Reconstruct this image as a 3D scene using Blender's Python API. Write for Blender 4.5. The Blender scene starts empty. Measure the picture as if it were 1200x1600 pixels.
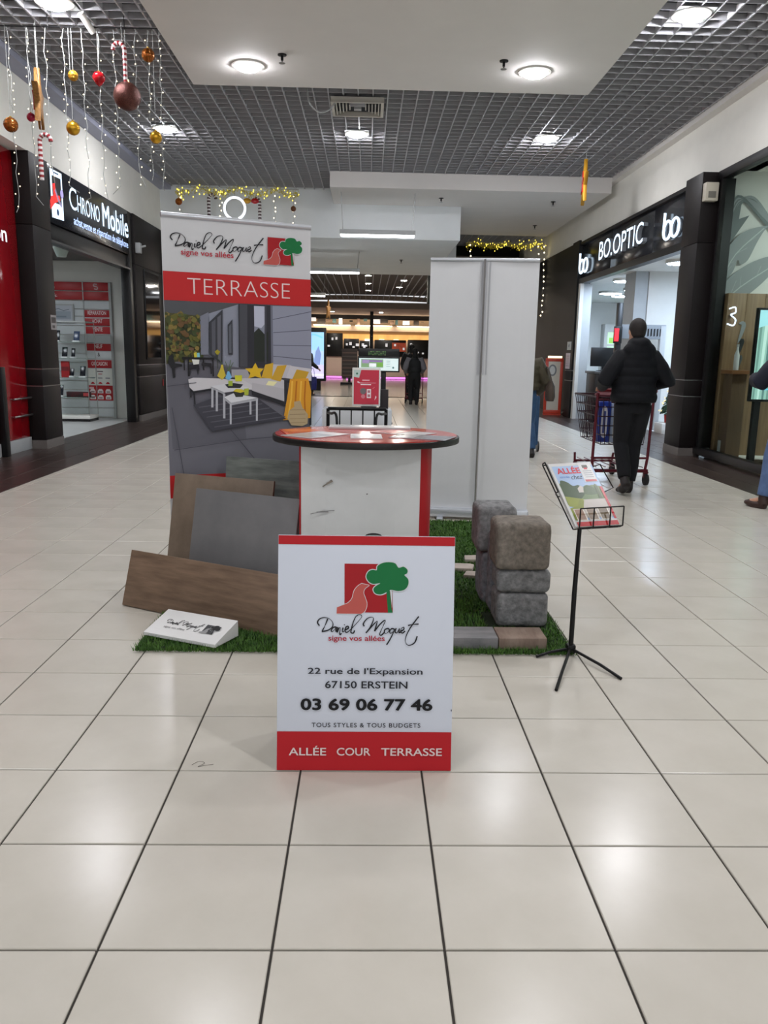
import bpy, bmesh, math, random
import numpy as np
from mathutils import Vector, Matrix
from mathutils.geometry import tessellate_polygon

random.seed(7)
rng = np.random.default_rng(7)
SC = bpy.context.scene
COL = SC.collection

# ------------------------------------------------------------------ camera
cam = bpy.data.objects.new('camera', bpy.data.cameras.new('camera'))
COL.objects.link(cam)
cam.data.sensor_fit = 'HORIZONTAL'
cam.data.sensor_width = 36.0
cam.data.lens = 36.0 * 1236.22 / 1200.0
cam.data.clip_end = 200
p_, y_, r_ = math.radians(11.2027), math.radians(1.3938), math.radians(1.0637)
Fv = Vector((math.sin(y_) * math.cos(p_), math.cos(y_) * math.cos(p_), -math.sin(p_)))
R0 = Vector((math.cos(y_), -math.sin(y_), 0))
D0 = Fv.cross(R0)
Rv = R0 * math.cos(r_) - D0 * math.sin(r_)
Dv = R0 * math.sin(r_) + D0 * math.cos(r_)
Mx = Matrix((Rv, -Dv, -Fv)).transposed().to_4x4()
Mx.translation = Vector((0, 0, 1.3515))
cam.matrix_world = Mx
SC.camera = cam

# ------------------------------------------------------------------ light of the place, exposure
w = bpy.data.worlds.new('world')
SC.world = w
w.use_nodes = True
w.node_tree.nodes['Background'].inputs[0].default_value = (0.95, 0.97, 1.0, 1)
w.node_tree.nodes['Background'].inputs[1].default_value = 0.92
SC.view_settings.view_transform = 'Standard'
SC.view_settings.look = 'None'
SC.view_settings.exposure = 0.0
SC.view_settings.gamma = 1.0
SC.view_settings.use_curve_mapping = False
LAMP = 190.0          # emission strength of the round downlights in the grid
RAFTLAMP = 150.0      # and of those in the white raft
try:
    SC.cycles.use_denoising = True
    SC.cycles.max_bounces = 8
    SC.cycles.sample_clamp_indirect = 6.0
except Exception:
    pass

# ------------------------------------------------------------------ materials
def lin(c):
    return tuple(((v / 255) / 12.92 if v / 255 <= 0.04045 else ((v / 255 + 0.055) / 1.055) ** 2.4) for v in c)

_M = {}
def mat(name, rgb, rough=0.5, metal=0.0, var=0.0, scale=6.0, bump=0.0, bscale=60.0, emit=0.0, alpha=1.0, trans=0.0,
        stretch=(1, 1, 1), rgb2=None, detail=4.0, attr=None, rand=0.0, coat=0.0, spec=0.5, ior=1.45):
    if name in _M:
        return _M[name]
    m = bpy.data.materials.new(name)
    m.use_nodes = True
    nt = m.node_tree
    b = nt.nodes['Principled BSDF']
    b.inputs['Roughness'].default_value = rough
    b.inputs['Metallic'].default_value = metal
    b.inputs['Coat Weight'].default_value = coat
    b.inputs['Specular IOR Level'].default_value = spec
    b.inputs['IOR'].default_value = ior
    c = lin(rgb) + (1,)
    b.inputs['Base Color'].default_value = c
    src = None
    if attr:
        a = nt.nodes.new('ShaderNodeAttribute'); a.attribute_name = attr
        src = a.outputs['Color']
    if var > 0 or rgb2 or bump > 0:
        tc = nt.nodes.new('ShaderNodeTexCoord')
        mp = nt.nodes.new('ShaderNodeMapping'); mp.inputs['Scale'].default_value = stretch
        nt.links.new(tc.outputs['Object'], mp.inputs['Vector'])
    if var > 0 or rgb2:
        n = nt.nodes.new('ShaderNodeTexNoise')
        n.inputs['Scale'].default_value = scale; n.inputs['Detail'].default_value = detail; n.inputs['Roughness'].default_value = 0.6
        nt.links.new(mp.outputs['Vector'], n.inputs['Vector'])
        mr = nt.nodes.new('ShaderNodeMapRange'); mr.inputs['From Min'].default_value = 0.3; mr.inputs['From Max'].default_value = 0.7
        nt.links.new(n.outputs['Fac'], mr.inputs['Value'])
        mx = nt.nodes.new('ShaderNodeMix'); mx.data_type = 'RGBA'
        nt.links.new(mr.outputs['Result'], mx.inputs['Factor'])
        if rgb2:
            mx.inputs['A'].default_value = c; mx.inputs['B'].default_value = lin(rgb2) + (1,)
        elif src is None:
            mx.inputs['A'].default_value = tuple(x * (1 - var) for x in c[:3]) + (1,)
            mx.inputs['B'].default_value = tuple(min(1, x * (1 + var)) for x in c[:3]) + (1,)
        if src is None or rgb2:
            src = mx.outputs['Result']
    if rand > 0:
        oi = nt.nodes.new('ShaderNodeObjectInfo')
        mr2 = nt.nodes.new('ShaderNodeMapRange'); mr2.inputs['To Min'].default_value = 1 - rand; mr2.inputs['To Max'].default_value = 1 + rand
        nt.links.new(oi.outputs['Random'], mr2.inputs['Value'])
        hv = nt.nodes.new('ShaderNodeHueSaturation')
        nt.links.new(mr2.outputs['Result'], hv.inputs['Value'])
        if src is not None: nt.links.new(src, hv.inputs['Color'])
        else: hv.inputs['Color'].default_value = c
        src = hv.outputs['Color']
    if src is not None:
        nt.links.new(src, b.inputs['Base Color'])
    if bump > 0:
        n2 = nt.nodes.new('ShaderNodeTexNoise'); n2.inputs['Scale'].default_value = bscale; n2.inputs['Detail'].default_value = 5
        nt.links.new(mp.outputs['Vector'], n2.inputs['Vector'])
        bp = nt.nodes.new('ShaderNodeBump'); bp.inputs['Strength'].default_value = bump; bp.inputs['Distance'].default_value = 0.01
        nt.links.new(n2.outputs['Fac'], bp.inputs['Height'])
        nt.links.new(bp.outputs['Normal'], b.inputs['Normal'])
    if emit > 0:
        b.inputs['Emission Strength'].default_value = emit
        if src is not None: nt.links.new(src, b.inputs['Emission Color'])
        else: b.inputs['Emission Color'].default_value = c
    if trans > 0: b.inputs['Transmission Weight'].default_value = trans
    if alpha < 1: b.inputs['Alpha'].default_value = alpha
    _M[name] = m
    return m

WHITE = mat('white_paint', (222, 220, 214), 0.7, var=0.03, scale=3)
RAFT = mat('raft_paint', (226, 222, 218), 0.75, var=0.02, scale=2)
CREAM = mat('cream_wall', (240, 238, 230), 0.75, var=0.03, scale=2)
SOFFIT = mat('soffit_paint', (238, 242, 244), 0.75, var=0.02, scale=2)
BLADE = mat('grid_blade_paint', (176, 176, 180), 0.55)
PLENUM = mat('plenum_dark', (46, 47, 52), 0.9, var=0.2, scale=1.5)
BLACK = mat('black_satin', (20, 19, 20), 0.35, var=0.15, scale=4)
CLAD = mat('dark_brown_cladding', (24, 19, 19), 0.5, spec=0.28, var=0.12, scale=2, stretch=(1, 1, .3))
FASCIA = mat('dark_fascia_gloss', (34, 36, 42), 0.16, var=0.1, scale=3)
SATIN = mat('matte_black_metal', (16, 16, 18), 0.4, metal=0.3, var=0.1, scale=20)
STEEL = mat('brushed_steel', (180, 180, 180), 0.3, metal=1.0, var=0.05, scale=20)
GREYM = mat('grey_plastic', (176, 178, 178), 0.45, var=0.03, scale=8)
REDG = mat('red_gloss_panel', (142, 10, 22), 0.12, var=0.08, scale=2)
REDM = mat('red_print', (176, 34, 40), 0.4, var=0.03, scale=5)
GLASS = mat('clear_glass', (235, 245, 242), 0.02, trans=1.0, ior=1.02, spec=0.9)
LAMPM = mat('lamp_diffuser', (250, 250, 255), 0.5, emit=LAMP * 1.1)
WLAMPM = mat('bright_lamp_diffuser', (250, 250, 255), 0.5, emit=LAMP * 1.6)
RLAMPM = mat('raft_lamp_diffuser', (250, 250, 255), 0.5, emit=RAFTLAMP)
OPTL = mat('optician_lamp_diffuser', (206, 228, 255), 0.5, emit=105)
TUBEM = mat('linear_lamp_diffuser', (250, 252, 255), 0.5, emit=14)
SHOPFILL = mat('added_shop_diffuser', (240, 248, 255), 0.5, emit=13)
LED = mat('cool_led_letter', (214, 236, 255), 0.4, emit=1.9)
BULB = mat('warm_bulb', (255, 236, 196), 0.4, emit=4)
GOLDB = mat('gold_bulb', (250, 226, 90), 0.4, emit=1.6)
PRINT = mat('flat_print', (255, 255, 255), 0.5, attr='Col', spec=0.35)
PRINTG = mat('gloss_print', (255, 255, 255), 0.22, attr='Col')
SCREEN = mat('lit_print', (255, 255, 255), 0.3, attr='Col', emit=1.0)
SCREEN2 = mat('dim_lit_print', (255, 255, 255), 0.3, attr='Col', emit=0.6)
ALU = mat('aluminium_rail', (206, 210, 216), 0.35, metal=0.6, var=0.03, scale=10)

# ------------------------------------------------------------------ mesh helpers
class MB:
    def __init__(s):
        s.v = []; s.f = []; s.m = []
    def add(s, vs, fs, mi=0):
        o = len(s.v); s.v += [tuple(x) for x in vs]
        for f in fs:
            s.f.append(tuple(i + o for i in f)); s.m.append(mi)
        return s
    def box(s, x0, x1, y0, y1, z0, z1, mi=0):
        vs = [(x0, y0, z0), (x1, y0, z0), (x1, y1, z0), (x0, y1, z0), (x0, y0, z1), (x1, y0, z1), (x1, y1, z1), (x0, y1, z1)]
        return s.add(vs, [(3, 2, 1, 0), (4, 5, 6, 7), (0, 1, 5, 4), (1, 2, 6, 5), (2, 3, 7, 6), (3, 0, 4, 7)], mi)
    def slab(s, pts, z0, z1, mi=0):            # extruded xy polygon (ccw)
        n = len(pts)
        vs = [(x, y, z0) for x, y in pts] + [(x, y, z1) for x, y in pts]
        fs = [tuple(range(n - 1, -1, -1)), tuple(range(n, 2 * n))] + [(i, (i + 1) % n, n + (i + 1) % n, n + i) for i in range(n)]
        return s.add(vs, fs, mi)
    def prism(s, o, U, V, N, pts, d, mi=0):     # polygon in the U,V frame pushed d along N
        o, U, V, N = Vector(o), Vector(U), Vector(V), Vector(N)
        n = len(pts)
        a = [o + U * x + V * y for x, y in pts]
        vs = a + [q + N * d for q in a]
        return s.add(vs, [tuple(range(n - 1, -1, -1)), tuple(range(n, 2 * n))] + [(i, (i + 1) % n, n + (i + 1) % n, n + i) for i in range(n)], mi)
    def tube(s, path, r, seg=8, mi=0, closed=False, caps=True):
        P = [Vector(q) for q in path]; n = len(P)
        rr = r if isinstance(r, (list, tuple)) else [r] * n
        prev = None; o = len(s.v); rings = []
        for i in range(n):
            a = P[i - 1] if (i > 0 or closed) else P[i]
            b = P[(i + 1) % n] if (i < n - 1 or closed) else P[i]
            t = (b - a)
            t = t.normalized() if t.length > 1e-9 else Vector((0, 0, 1))
            if prev is None:
                prev = t.orthogonal().normalized()
            prev = (prev - t * prev.dot(t))
            prev = prev.normalized() if prev.length > 1e-6 else t.orthogonal().normalized()
            q = t.cross(prev)
            rings.append([P[i] + (prev * math.cos(k * 2 * math.pi / seg) + q * math.sin(k * 2 * math.pi / seg)) * rr[i] for k in range(seg)])
        vs = [x for rg in rings for x in rg]
        fs = []
        for i in range(n if closed else n - 1):
            j = (i + 1) % n
            for k in range(seg):
                fs.append((i * seg + k, i * seg + (k + 1) % seg, j * seg + (k + 1) % seg, j * seg + k))
        if caps and not closed:
            fs.append(tuple(range(seg - 1, -1, -1))); fs.append(tuple((n - 1) * seg + k for k in range(seg)))
        return s.add(vs, fs, mi)
    def lathe(s, prof, c=(0, 0, 0), seg=24, mi=0, sx=1, sy=1, caps=True):
        vs = []; fs = []; n = len(prof)
        for r, z in prof:
            for k in range(seg):
                a = 2 * math.pi * k / seg
                vs.append((c[0] + r * sx * math.cos(a), c[1] + r * sy * math.sin(a), c[2] + z))
        for i in range(n - 1):
            for k in range(seg):
                fs.append((i * seg + k, i * seg + (k + 1) % seg, (i + 1) * seg + (k + 1) % seg, (i + 1) * seg + k))
        if caps and prof[0][0] > 1e-6: fs.append(tuple(range(seg - 1, -1, -1)))
        if caps and prof[-1][0] > 1e-6: fs.append(tuple((n - 1) * seg + k for k in range(seg)))
        return s.add(vs, fs, mi)
    def ball(s, c, rx, ry=None, rz=None, seg=16, rings=10, mi=0):
        ry = rx if ry is None else ry; rz = rx if rz is None else rz
        vs = [(c[0], c[1], c[2] - rz)]; fs = []
        for i in range(1, rings):
            a = -math.pi / 2 + math.pi * i / rings
            for k in range(seg):
                b = 2 * math.pi * k / seg
                vs.append((c[0] + rx * math.cos(a) * math.cos(b), c[1] + ry * math.cos(a) * math.sin(b), c[2] + rz * math.sin(a)))
        vs.append((c[0], c[1], c[2] + rz)); t = len(vs) - 1
        for k in range(seg):
            fs.append((0, 1 + (k + 1) % seg, 1 + k)); b = 1 + (rings - 2) * seg
            fs.append((t, b + k, b + (k + 1) % seg))
        for i in range(rings - 2):
            for k in range(seg):
                a = 1 + i * seg
                fs.append((a + k, a + (k + 1) % seg, a + seg + (k + 1) % seg, a + seg + k))
        return s.add(vs, fs, mi)
    def octa(s, c, r, mi=0):
        x, y, z = c
        return s.add([(x + r, y, z), (x - r, y, z), (x, y + r, z), (x, y - r, z), (x, y, z + r * 1.3), (x, y, z - r * 1.3)],
                     [(0, 2, 4), (2, 1, 4), (1, 3, 4), (3, 0, 4), (2, 0, 5), (1, 2, 5), (3, 1, 5), (0, 3, 5)], mi)
    def rings(s, rs, seg=20, mi=0):             # stack of ellipses (x,y,z,rx,ry)
        vs = []; fs = []; n = len(rs)
        for x, y, z, rx, ry in rs:
            for k in range(seg):
                a = 2 * math.pi * k / seg
                vs.append((x + rx * math.cos(a), y + ry * math.sin(a), z))
        for i in range(n - 1):
            for k in range(seg):
                fs.append((i * seg + k, i * seg + (k + 1) % seg, (i + 1) * seg + (k + 1) % seg, (i + 1) * seg + k))
        fs.append(tuple(range(seg - 1, -1, -1))); fs.append(tuple((n - 1) * seg + k for k in range(seg)))
        return s.add(vs, fs, mi)
    def mesh(s, name, mats, smooth=False, bevel=0.0, bseg=2):
        me = bpy.data.meshes.new(name)
        me.from_pydata(s.v, [], s.f)
        for m in (mats if isinstance(mats, (list, tuple)) else [mats]):
            me.materials.append(m)
        if any(s.m): me.polygons.foreach_set('material_index', s.m)
        bm = bmesh.new(); bm.from_mesh(me)
        bmesh.ops.recalc_face_normals(bm, faces=bm.faces)
        if bevel > 0:
            bmesh.ops.bevel(bm, geom=[e for e in bm.edges if len(e.link_faces) == 2 and e.calc_face_angle(0) > 0.5], offset=bevel, segments=bseg, affect='EDGES', profile=0.5)
        bm.to_mesh(me); bm.free()
        if smooth or bevel > 0:
            me.shade_smooth(); me.set_sharp_from_angle(angle=math.radians(40))
        me.update()
        return me
    def obj(s, name, mats, parent=None, smooth=False, bevel=0.0, bseg=2, loc=None, rot=None):
        return link(name, s.mesh(name, mats, smooth, bevel, bseg), parent, loc, rot)

def link(name, data, parent=None, loc=None, rot=None):
    o = bpy.data.objects.new(name, data)
    COL.objects.link(o)
    if parent: o.parent = parent
    if loc: o.location = loc
    if rot: o.rotation_euler = rot
    return o

def tag(o, label=None, cat=None, group=None, kind=None):
    if label: o['label'] = label
    if cat: o['category'] = cat
    if group: o['group'] = group
    if kind: o['kind'] = kind
    return o

def thing(name, label, cat, loc=(0, 0, 0), rz=0.0, group=None):
    o = link(name, None, None, loc, (0, 0, rz))
    o.empty_display_size = 0.1
    return tag(o, label, cat, group)

def struct(name, parent=None):
    o = link(name, None, parent)
    o['kind'] = 'structure'
    return o

def skind(o): o['kind'] = 'structure'; return o

def BX(*a): return MB().box(*a)

def spline(pts, n=8, closed=False):
    P = [np.array(p, float) for p in pts]; out = []; m = len(P)
    for i in range(m if closed else m - 1):
        if closed: a, b, c, d = P[i - 1], P[i], P[(i + 1) % m], P[(i + 2) % m]
        else: a, b, c, d = P[max(i - 1, 0)], P[i], P[i + 1], P[min(i + 2, m - 1)]
        for k in range(n):
            t = k / n
            out.append(tuple(0.5 * ((2 * b) + (c - a) * t + (2 * a - 5 * b + 4 * c - d) * t * t + (3 * b - a - 3 * c + d) * t ** 3)))
    if not closed: out.append(tuple(P[-1]))
    return out

# ------------------------------------------------------------------ lettering
_tc = {}
def text_geo(body, bold=0.0, extrude=0.0, space=1.0):
    key = (body, bold, extrude, space)
    if key in _tc: return _tc[key]
    cu = bpy.data.curves.new('t', 'FONT')
    cu.body = body; cu.size = 1; cu.offset = bold; cu.extrude = extrude; cu.resolution_u = 4; cu.space_character = space
    ob = bpy.data.objects.new('t', cu); COL.objects.link(ob)
    dg = bpy.context.evaluated_depsgraph_get()
    me = bpy.data.meshes.new_from_object(ob.evaluated_get(dg))
    V = np.array([v.co[:] for v in me.vertices]).reshape(-1, 3)
    Fs = [tuple(p.vertices) for p in me.polygons]
    Nz = [p.normal[2] for p in me.polygons]
    bpy.data.objects.remove(ob); bpy.data.curves.remove(cu); bpy.data.meshes.remove(me)
    _tc[key] = (V, Fs, Nz)
    return _tc[key]

class Print:
    """flat print: coloured shapes in the (s,t) plane of a surface, thin layers along its normal N"""
    def __init__(s, o, U, V, N=None, eps=0.00012, off=0.0012):
        s.o, s.U, s.V = Vector(o), Vector(U).normalized(), Vector(V).normalized()
        s.N = Vector(N).normalized() if N else s.U.cross(s.V)
        s.eps, s.h = eps, off
        s.v = []; s.f = []; s.c = []
    def _add(s, pts, tris, col):
        o = len(s.v)
        s.v += [s.o + s.U * float(a) + s.V * float(b) + s.N * s.h for a, b in pts]
        c = lin(col) + (1.0,)
        for t in tris:
            s.f.append(tuple(i + o for i in t)); s.c.append(c)
    def poly(s, pts, col):
        tr = tessellate_polygon([[Vector((a, b, 0)) for a, b in pts]])
        s._add(pts, tr, col); s.h += s.eps
        return s
    def rect(s, a0, a1, b0, b1, col): return s.poly([(a0, b0), (a1, b0), (a1, b1), (a0, b1)], col)
    def disc(s, a, b, r, col, n=20, ry=None):
        return s.poly([(a + r * math.cos(2 * math.pi * k / n), b + (ry or r) * math.sin(2 * math.pi * k / n)) for k in range(n)], col)
    def stroke(s, path, w, col, closed=False):
        P = [np.array(q, float) for q in path]; n = len(P); L = []
        for i in range(n):
            a = P[i - 1] if i > 0 or closed else P[i]
            b = P[(i + 1) % n] if i < n - 1 or closed else P[i]
            d = b - a; l = np.hypot(*d) or 1; nn = np.array((-d[1], d[0])) / l
            ww = (w[i] if isinstance(w, (list, tuple)) else w) / 2
            L.append((P[i] + nn * ww, P[i] - nn * ww))
        pts = [q for pr in L for q in pr]; tr = []
        for i in range(n if closed else n - 1):
            j = (i + 1) % n
            tr += [(2 * i, 2 * i + 1, 2 * j + 1), (2 * i, 2 * j + 1, 2 * j)]
        s._add(pts, tr, col); s.h += s.eps
        return s
    def text(s, body, a0, b0, col, w=None, h=None, bold=0.0, space=1.0, align='L', shear=0.0):
        V, Fs, _ = text_geo(body, min(bold, 0), 0.0, space)
        if not len(V): return s
        x0, x1, y0, y1 = V[:, 0].min(), V[:, 0].max(), V[:, 1].min(), V[:, 1].max()
        kx = w / (x1 - x0) if w else None
        ky = h / (y1 - y0) if h else None
        if kx is None: kx = ky
        if ky is None: ky = kx
        W = (x1 - x0) * kx
        sh = {'L': 0, 'C': -W / 2, 'R': -W}[align]
        pts = [(a0 + sh + (x - x0) * kx + shear * (y - y0) * ky, b0 + (y - y0) * ky) for x, y, _z in V]
        s._add(pts, Fs, col)
        if bold > 0:                            # heavier weight: the same outlines struck again a hair to each side
            for k in range(8):
                dx, dy = bold * kx * math.cos(k * math.pi / 4), bold * ky * math.sin(k * math.pi / 4)
                s.h += s.eps * .1
                s._add([(p + dx, q + dy) for p, q in pts], Fs, col)
        s.h += s.eps
        return s
    def obj(s, name, parent=None, m=None):
        me = bpy.data.meshes.new(name)
        me.from_pydata([tuple(q) for q in s.v], [], s.f)
        at = me.color_attributes.new('Col', 'FLOAT_COLOR', 'CORNER')
        buf = []
        for f, c in zip(s.f, s.c): buf += list(c) * len(f)
        at.data.foreach_set('color', buf)
        me.materials.append(m or PRINT)
        # faces look along N
        bm = bmesh.new(); bm.from_mesh(me); bm.faces.ensure_lookup_table()
        fl = [f for f in bm.faces if f.normal.dot(s.N) < 0]
        if fl: bmesh.ops.reverse_faces(bm, faces=fl)
        bm.to_mesh(me); bm.free()
        s.v, s.f, s.c = [], [], []
        return link(name, me, parent)

def solid_text(mb, body, o, U, V, N, w, h, depth, bold=0.0, space=1.0):
    """raised letters: front faces material 0, sides material 1"""
    T, Fs, Nz = text_geo(body, bold, 0.5, space)
    o, U, V, N = Vector(o), Vector(U), Vector(V), Vector(N)
    x0, x1, y0, y1 = T[:, 0].min(), T[:, 0].max(), T[:, 1].min(), T[:, 1].max()
    vs = [o + U * float((x - x0) / (x1 - x0) * w) + V * float((y - y0) / (y1 - y0) * h) + N * float((z + 0.5) * depth) for x, y, z in T]
    k = len(mb.v); mb.v += [tuple(q) for q in vs]
    for f, nz in zip(Fs, Nz):
        mb.f.append(tuple(i + k for i in f)); mb.m.append(0 if nz > 0.5 else 1)

# ------------------------------------------------------------------ the firm's logo and signature (printed on several things)
SIG = [[(148, 915), (120, 985), (92, 1042)],
       [(62, 988), (42, 955), (60, 920), (110, 902), (165, 915), (200, 955), (195, 1000), (150, 1035), (86, 1050)],
       [(236, 1000), (206, 1005), (185, 1035), (195, 1050), (225, 1022), (240, 1000), (232, 1045), (250, 1030)],
       [(254, 1000), (246, 1055), (266, 1012), (280, 1012), (272, 1060), (276, 1080), (292, 1066)],
       [(308, 1005), (300, 1048), (316, 1044)], [(320, 972), (324, 980)],
       [(330, 1030), (363, 1012), (360, 992), (338, 1000), (328, 1040), (345, 1056), (372, 1038), (420, 990), (480, 922), (502, 886), (480, 868), (440, 890), (410, 960), (395, 1020), (390, 1055), (415, 1062), (428, 1034)],
       [(528, 990), (520, 960), (560, 908), (610, 893), (624, 920), (590, 1000), (546, 1060)],
       [(546, 1060), (620, 975), (662, 934), (658, 965), (636, 1040)],
       [(636, 1040), (690, 970), (738, 926), (744, 942), (710, 1020), (690, 1070), (706, 1082), (736, 1054)],
       [(775, 1010), (745, 1022), (738, 1052), (756, 1062), (786, 1040), (786, 1015), (772, 1010)],
       [(842, 1016), (815, 1012), (795, 1036), (801, 1060), (830, 1044), (846, 1012), (825, 1070), (795, 1130), (762, 1183)],
       [(862, 1005), (850, 1045), (870, 1054), (896, 1008), (890, 1050), (906, 1048)],
       [(906, 1040), (940, 1020), (940, 996), (915, 1010), (910, 1045), (930, 1056), (956, 1034)],
       [(1098, 880), (1060, 930), (1010, 1000), (970, 1080), (958, 1140), (980, 1181), (1020, 1180), (1060, 1150), (1082, 1088)],
       [(985, 977), (1030, 966), (1096, 960)]]
ROAD = [(500, 543), (455, 575), (420, 625), (400, 700), (360, 745), (325, 762), (243, 795), (240, 860), (495, 860), (535, 830), (555, 760), (540, 700), (520, 640), (535, 595), (580, 562)]
CROWN = [(655, 402), (665, 358), (720, 325), (790, 317), (850, 330), (884, 374), (935, 362), (976, 395), (972, 432), (945, 450), (984, 492), (985, 550), (950, 600), (880, 618), (800, 606), (740, 640), (690, 656), (640, 642), (622, 600), (650, 565), (694, 537), (620, 545), (572, 520), (548, 470), (570, 418), (612, 398)]
def logo_tree(P, f, mono=False, white=(214, 220, 224)):
    red, road, green = ((168, 24, 32), (196, 92, 84), (18, 116, 62)) if not mono else ((60, 60, 62), (150, 150, 150), (18, 18, 20))
    q = lambda L: [f(x, y) for x, y in L]
    P.poly(q([(322, 337), (825, 337), (825, 845), (322, 845)]), red)
    road_s = spline(ROAD[:6], 5) + ROAD[6:8] + spline(ROAD[8:], 5)
    k = abs(f(10, 0)[0] - f(0, 0)[0])
    P.stroke(q(road_s), k * 1.1, white, closed=True)
    P.poly(q(road_s), road)
    P.poly(q([(x + 8, y + 9) for x, y in spline(CROWN, 4, True)]), white)
    P.stroke(q(spline(CROWN, 4, True)), k * 1.8, white, closed=True)
    P.poly(q([(795, 612), (822, 620), (818, 800)]), white)
    P.poly(q([(758, 628), (792, 606), (812, 800), (825, 845), (775, 845)]), green)
    P.poly(q(spline(CROWN, 4, True)), green)
def signature(P, f, col=(30, 30, 36), wk=1.0):
    k = abs(f(10, 0)[0] - f(0, 0)[0]) / 10
    for st in SIG:
        sp = spline(st, 6); n = len(sp)
        ws = [k * wk * (5 + 9 * abs(math.sin(1.3 + 3.5 * i / max(n - 1, 1)))) for i in range(n)]
        P.stroke([f(x, y) for x, y in sp], ws, col)

# ================================================================== STRUCTURE
XL, XR = -4.43, 4.80          # shop fronts either side of the mall
ZC = 4.77                     # open-cell ceiling
# ---- floor: cream tiles, dark plank strips along the shops
TS = 0.4; TX0 = -0.2014; TY0 = 2.401; G = 0.0032
TILE = mat('cream_floor_tile', (210, 205, 194), 0.2, rgb2=(200, 195, 183), scale=3.0, detail=6, bump=0.003, bscale=3.0, rand=0.018, spec=0.42)
_nt = TILE.node_tree                                     # rough_var: worn polish, duller and shinier patches
_n = _nt.nodes.new('ShaderNodeTexNoise'); _n.inputs['Scale'].default_value = 3; _n.inputs['Detail'].default_value = 1
_g = _nt.nodes.new('ShaderNodeNewGeometry'); _nt.links.new(_g.outputs['Position'], _n.inputs['Vector'])
_r = _nt.nodes.new('ShaderNodeMapRange'); _r.inputs['From Min'].default_value = .3; _r.inputs['From Max'].default_value = .7; _r.inputs['To Min'].default_value = .2; _r.inputs['To Max'].default_value = .235
_nt.links.new(_n.outputs['Fac'], _r.inputs['Value']); _nt.links.new(_r.outputs['Result'], _nt.nodes['Principled BSDF'].inputs['Roughness'])
GROUT = mat('dark_grout', (62, 58, 54), 0.9)
DARKT = mat('dark_brown_floor_plank', (70, 58, 54), 0.3, rgb2=(52, 43, 41), scale=5, stretch=(1, 4, 1), rand=0.12)
GREYT = mat('far_grey_floor', (150, 146, 140), 0.16, var=0.06, scale=2)
SHOPT = mat('shop_floor_tile', (196, 198, 196), 0.25, var=0.04, scale=2)
floor = struct('floor')
skind(BX(-12, 13, -4, 60, -0.2, -0.006).obj('subfloor', GROUT, floor))
def tile_mb(x0, x1, y0, y1, mb=None):
    mb = mb or MB(); b = 0.002
    a = [(x0, y0, -0.006), (x1, y0, -0.006), (x1, y1, -0.006), (x0, y1, -0.006)]
    m_ = [(x0, y0, -b), (x1, y0, -b), (x1, y1, -b), (x0, y1, -b)]
    c = [(x0 + b, y0 + b, 0), (x1 - b, y0 + b, 0), (x1 - b, y1 - b, 0), (x0 + b, y1 - b, 0)]
    fs = [(8, 9, 10, 11)]
    for i in range(4):
        j = (i + 1) % 4
        fs += [(i, j, 4 + j, 4 + i), (4 + i, 4 + j, 8 + j, 8 + i)]
    return mb.add(a + m_ + c, fs)
tile_me = tile_mb(-TS / 2 + G, TS / 2 - G, -TS / 2 + G, TS / 2 - G).mesh('floor_tile', TILE)
FX0, FX1, FY1 = -3.48, 4.05, 26.0
rest = MB(); cand = []
for i in range(-9, 12):
    for j in range(-16, 60):
        x0 = TX0 + TS * i; y0 = TY0 + TS * j
        a0, a1 = max(x0, FX0), min(x0 + TS, FX1)
        if a1 - a0 < 0.02: continue
        full = a1 - a0 > TS - 1e-6
        cx, cy = x0 + TS / 2, y0 + TS / 2
        vis = y0 > 0.9 and abs(cx - 0.05) < 0.5 * cy + 0.45
        if vis and full and cy < 9.2: cand.append((cy, cx))
        else: tile_mb(a0 + G, a1 - G, y0 + G, y0 + TS - G, rest)
cand.sort()
for k, (cy, cx) in enumerate(cand):
    if k < 300: link('tile', tile_me, floor, (cx, cy, 0))
    else: tile_mb(cx - TS / 2 + G, cx + TS / 2 - G, cy - TS / 2 + G, cy + TS / 2 - G, rest)
o = rest.obj('tile', TILE, floor); o['kind'] = 'stuff'
# dark strips of planks (0.3 x 1.2)
plank_me = tile_mb(-0.148, 0.148, -0.598, 0.598).mesh('dark_plank', DARKT)
rest = MB()
for side in (-1, 1):
    for i in range(5):
        for j in range(26):
            cx = (FX0 - 0.15 - 0.3 * i) if side < 0 else (FX1 + 0.15 + 0.3 * i)
            cy = -1 + 1.2 * j + (0.6 if i % 2 else 0)
            if (side < 0 and i > 3) or cy > 27: continue
            if 6.5 < cy < 20 and i < 4: link('plank', plank_me, floor, (cx, cy, 0))
            else: tile_mb(cx - .148, cx + .148, cy - .598, cy + .598, rest)
o = rest.obj('plank', DARKT, floor); o['kind'] = 'stuff'
skind(BX(-12, -4.69, 9, 27, -0.006, 0.0).obj('shop_flooring', SHOPT, floor))
skind(BX(5.56, 13, 6, 27, -0.006, 0.0).obj('shop_flooring', SHOPT, floor))
skind(BX(-12, 13, 26.0, 60, -0.006, 0.0).obj('far_flooring', GREYT, floor))

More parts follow.
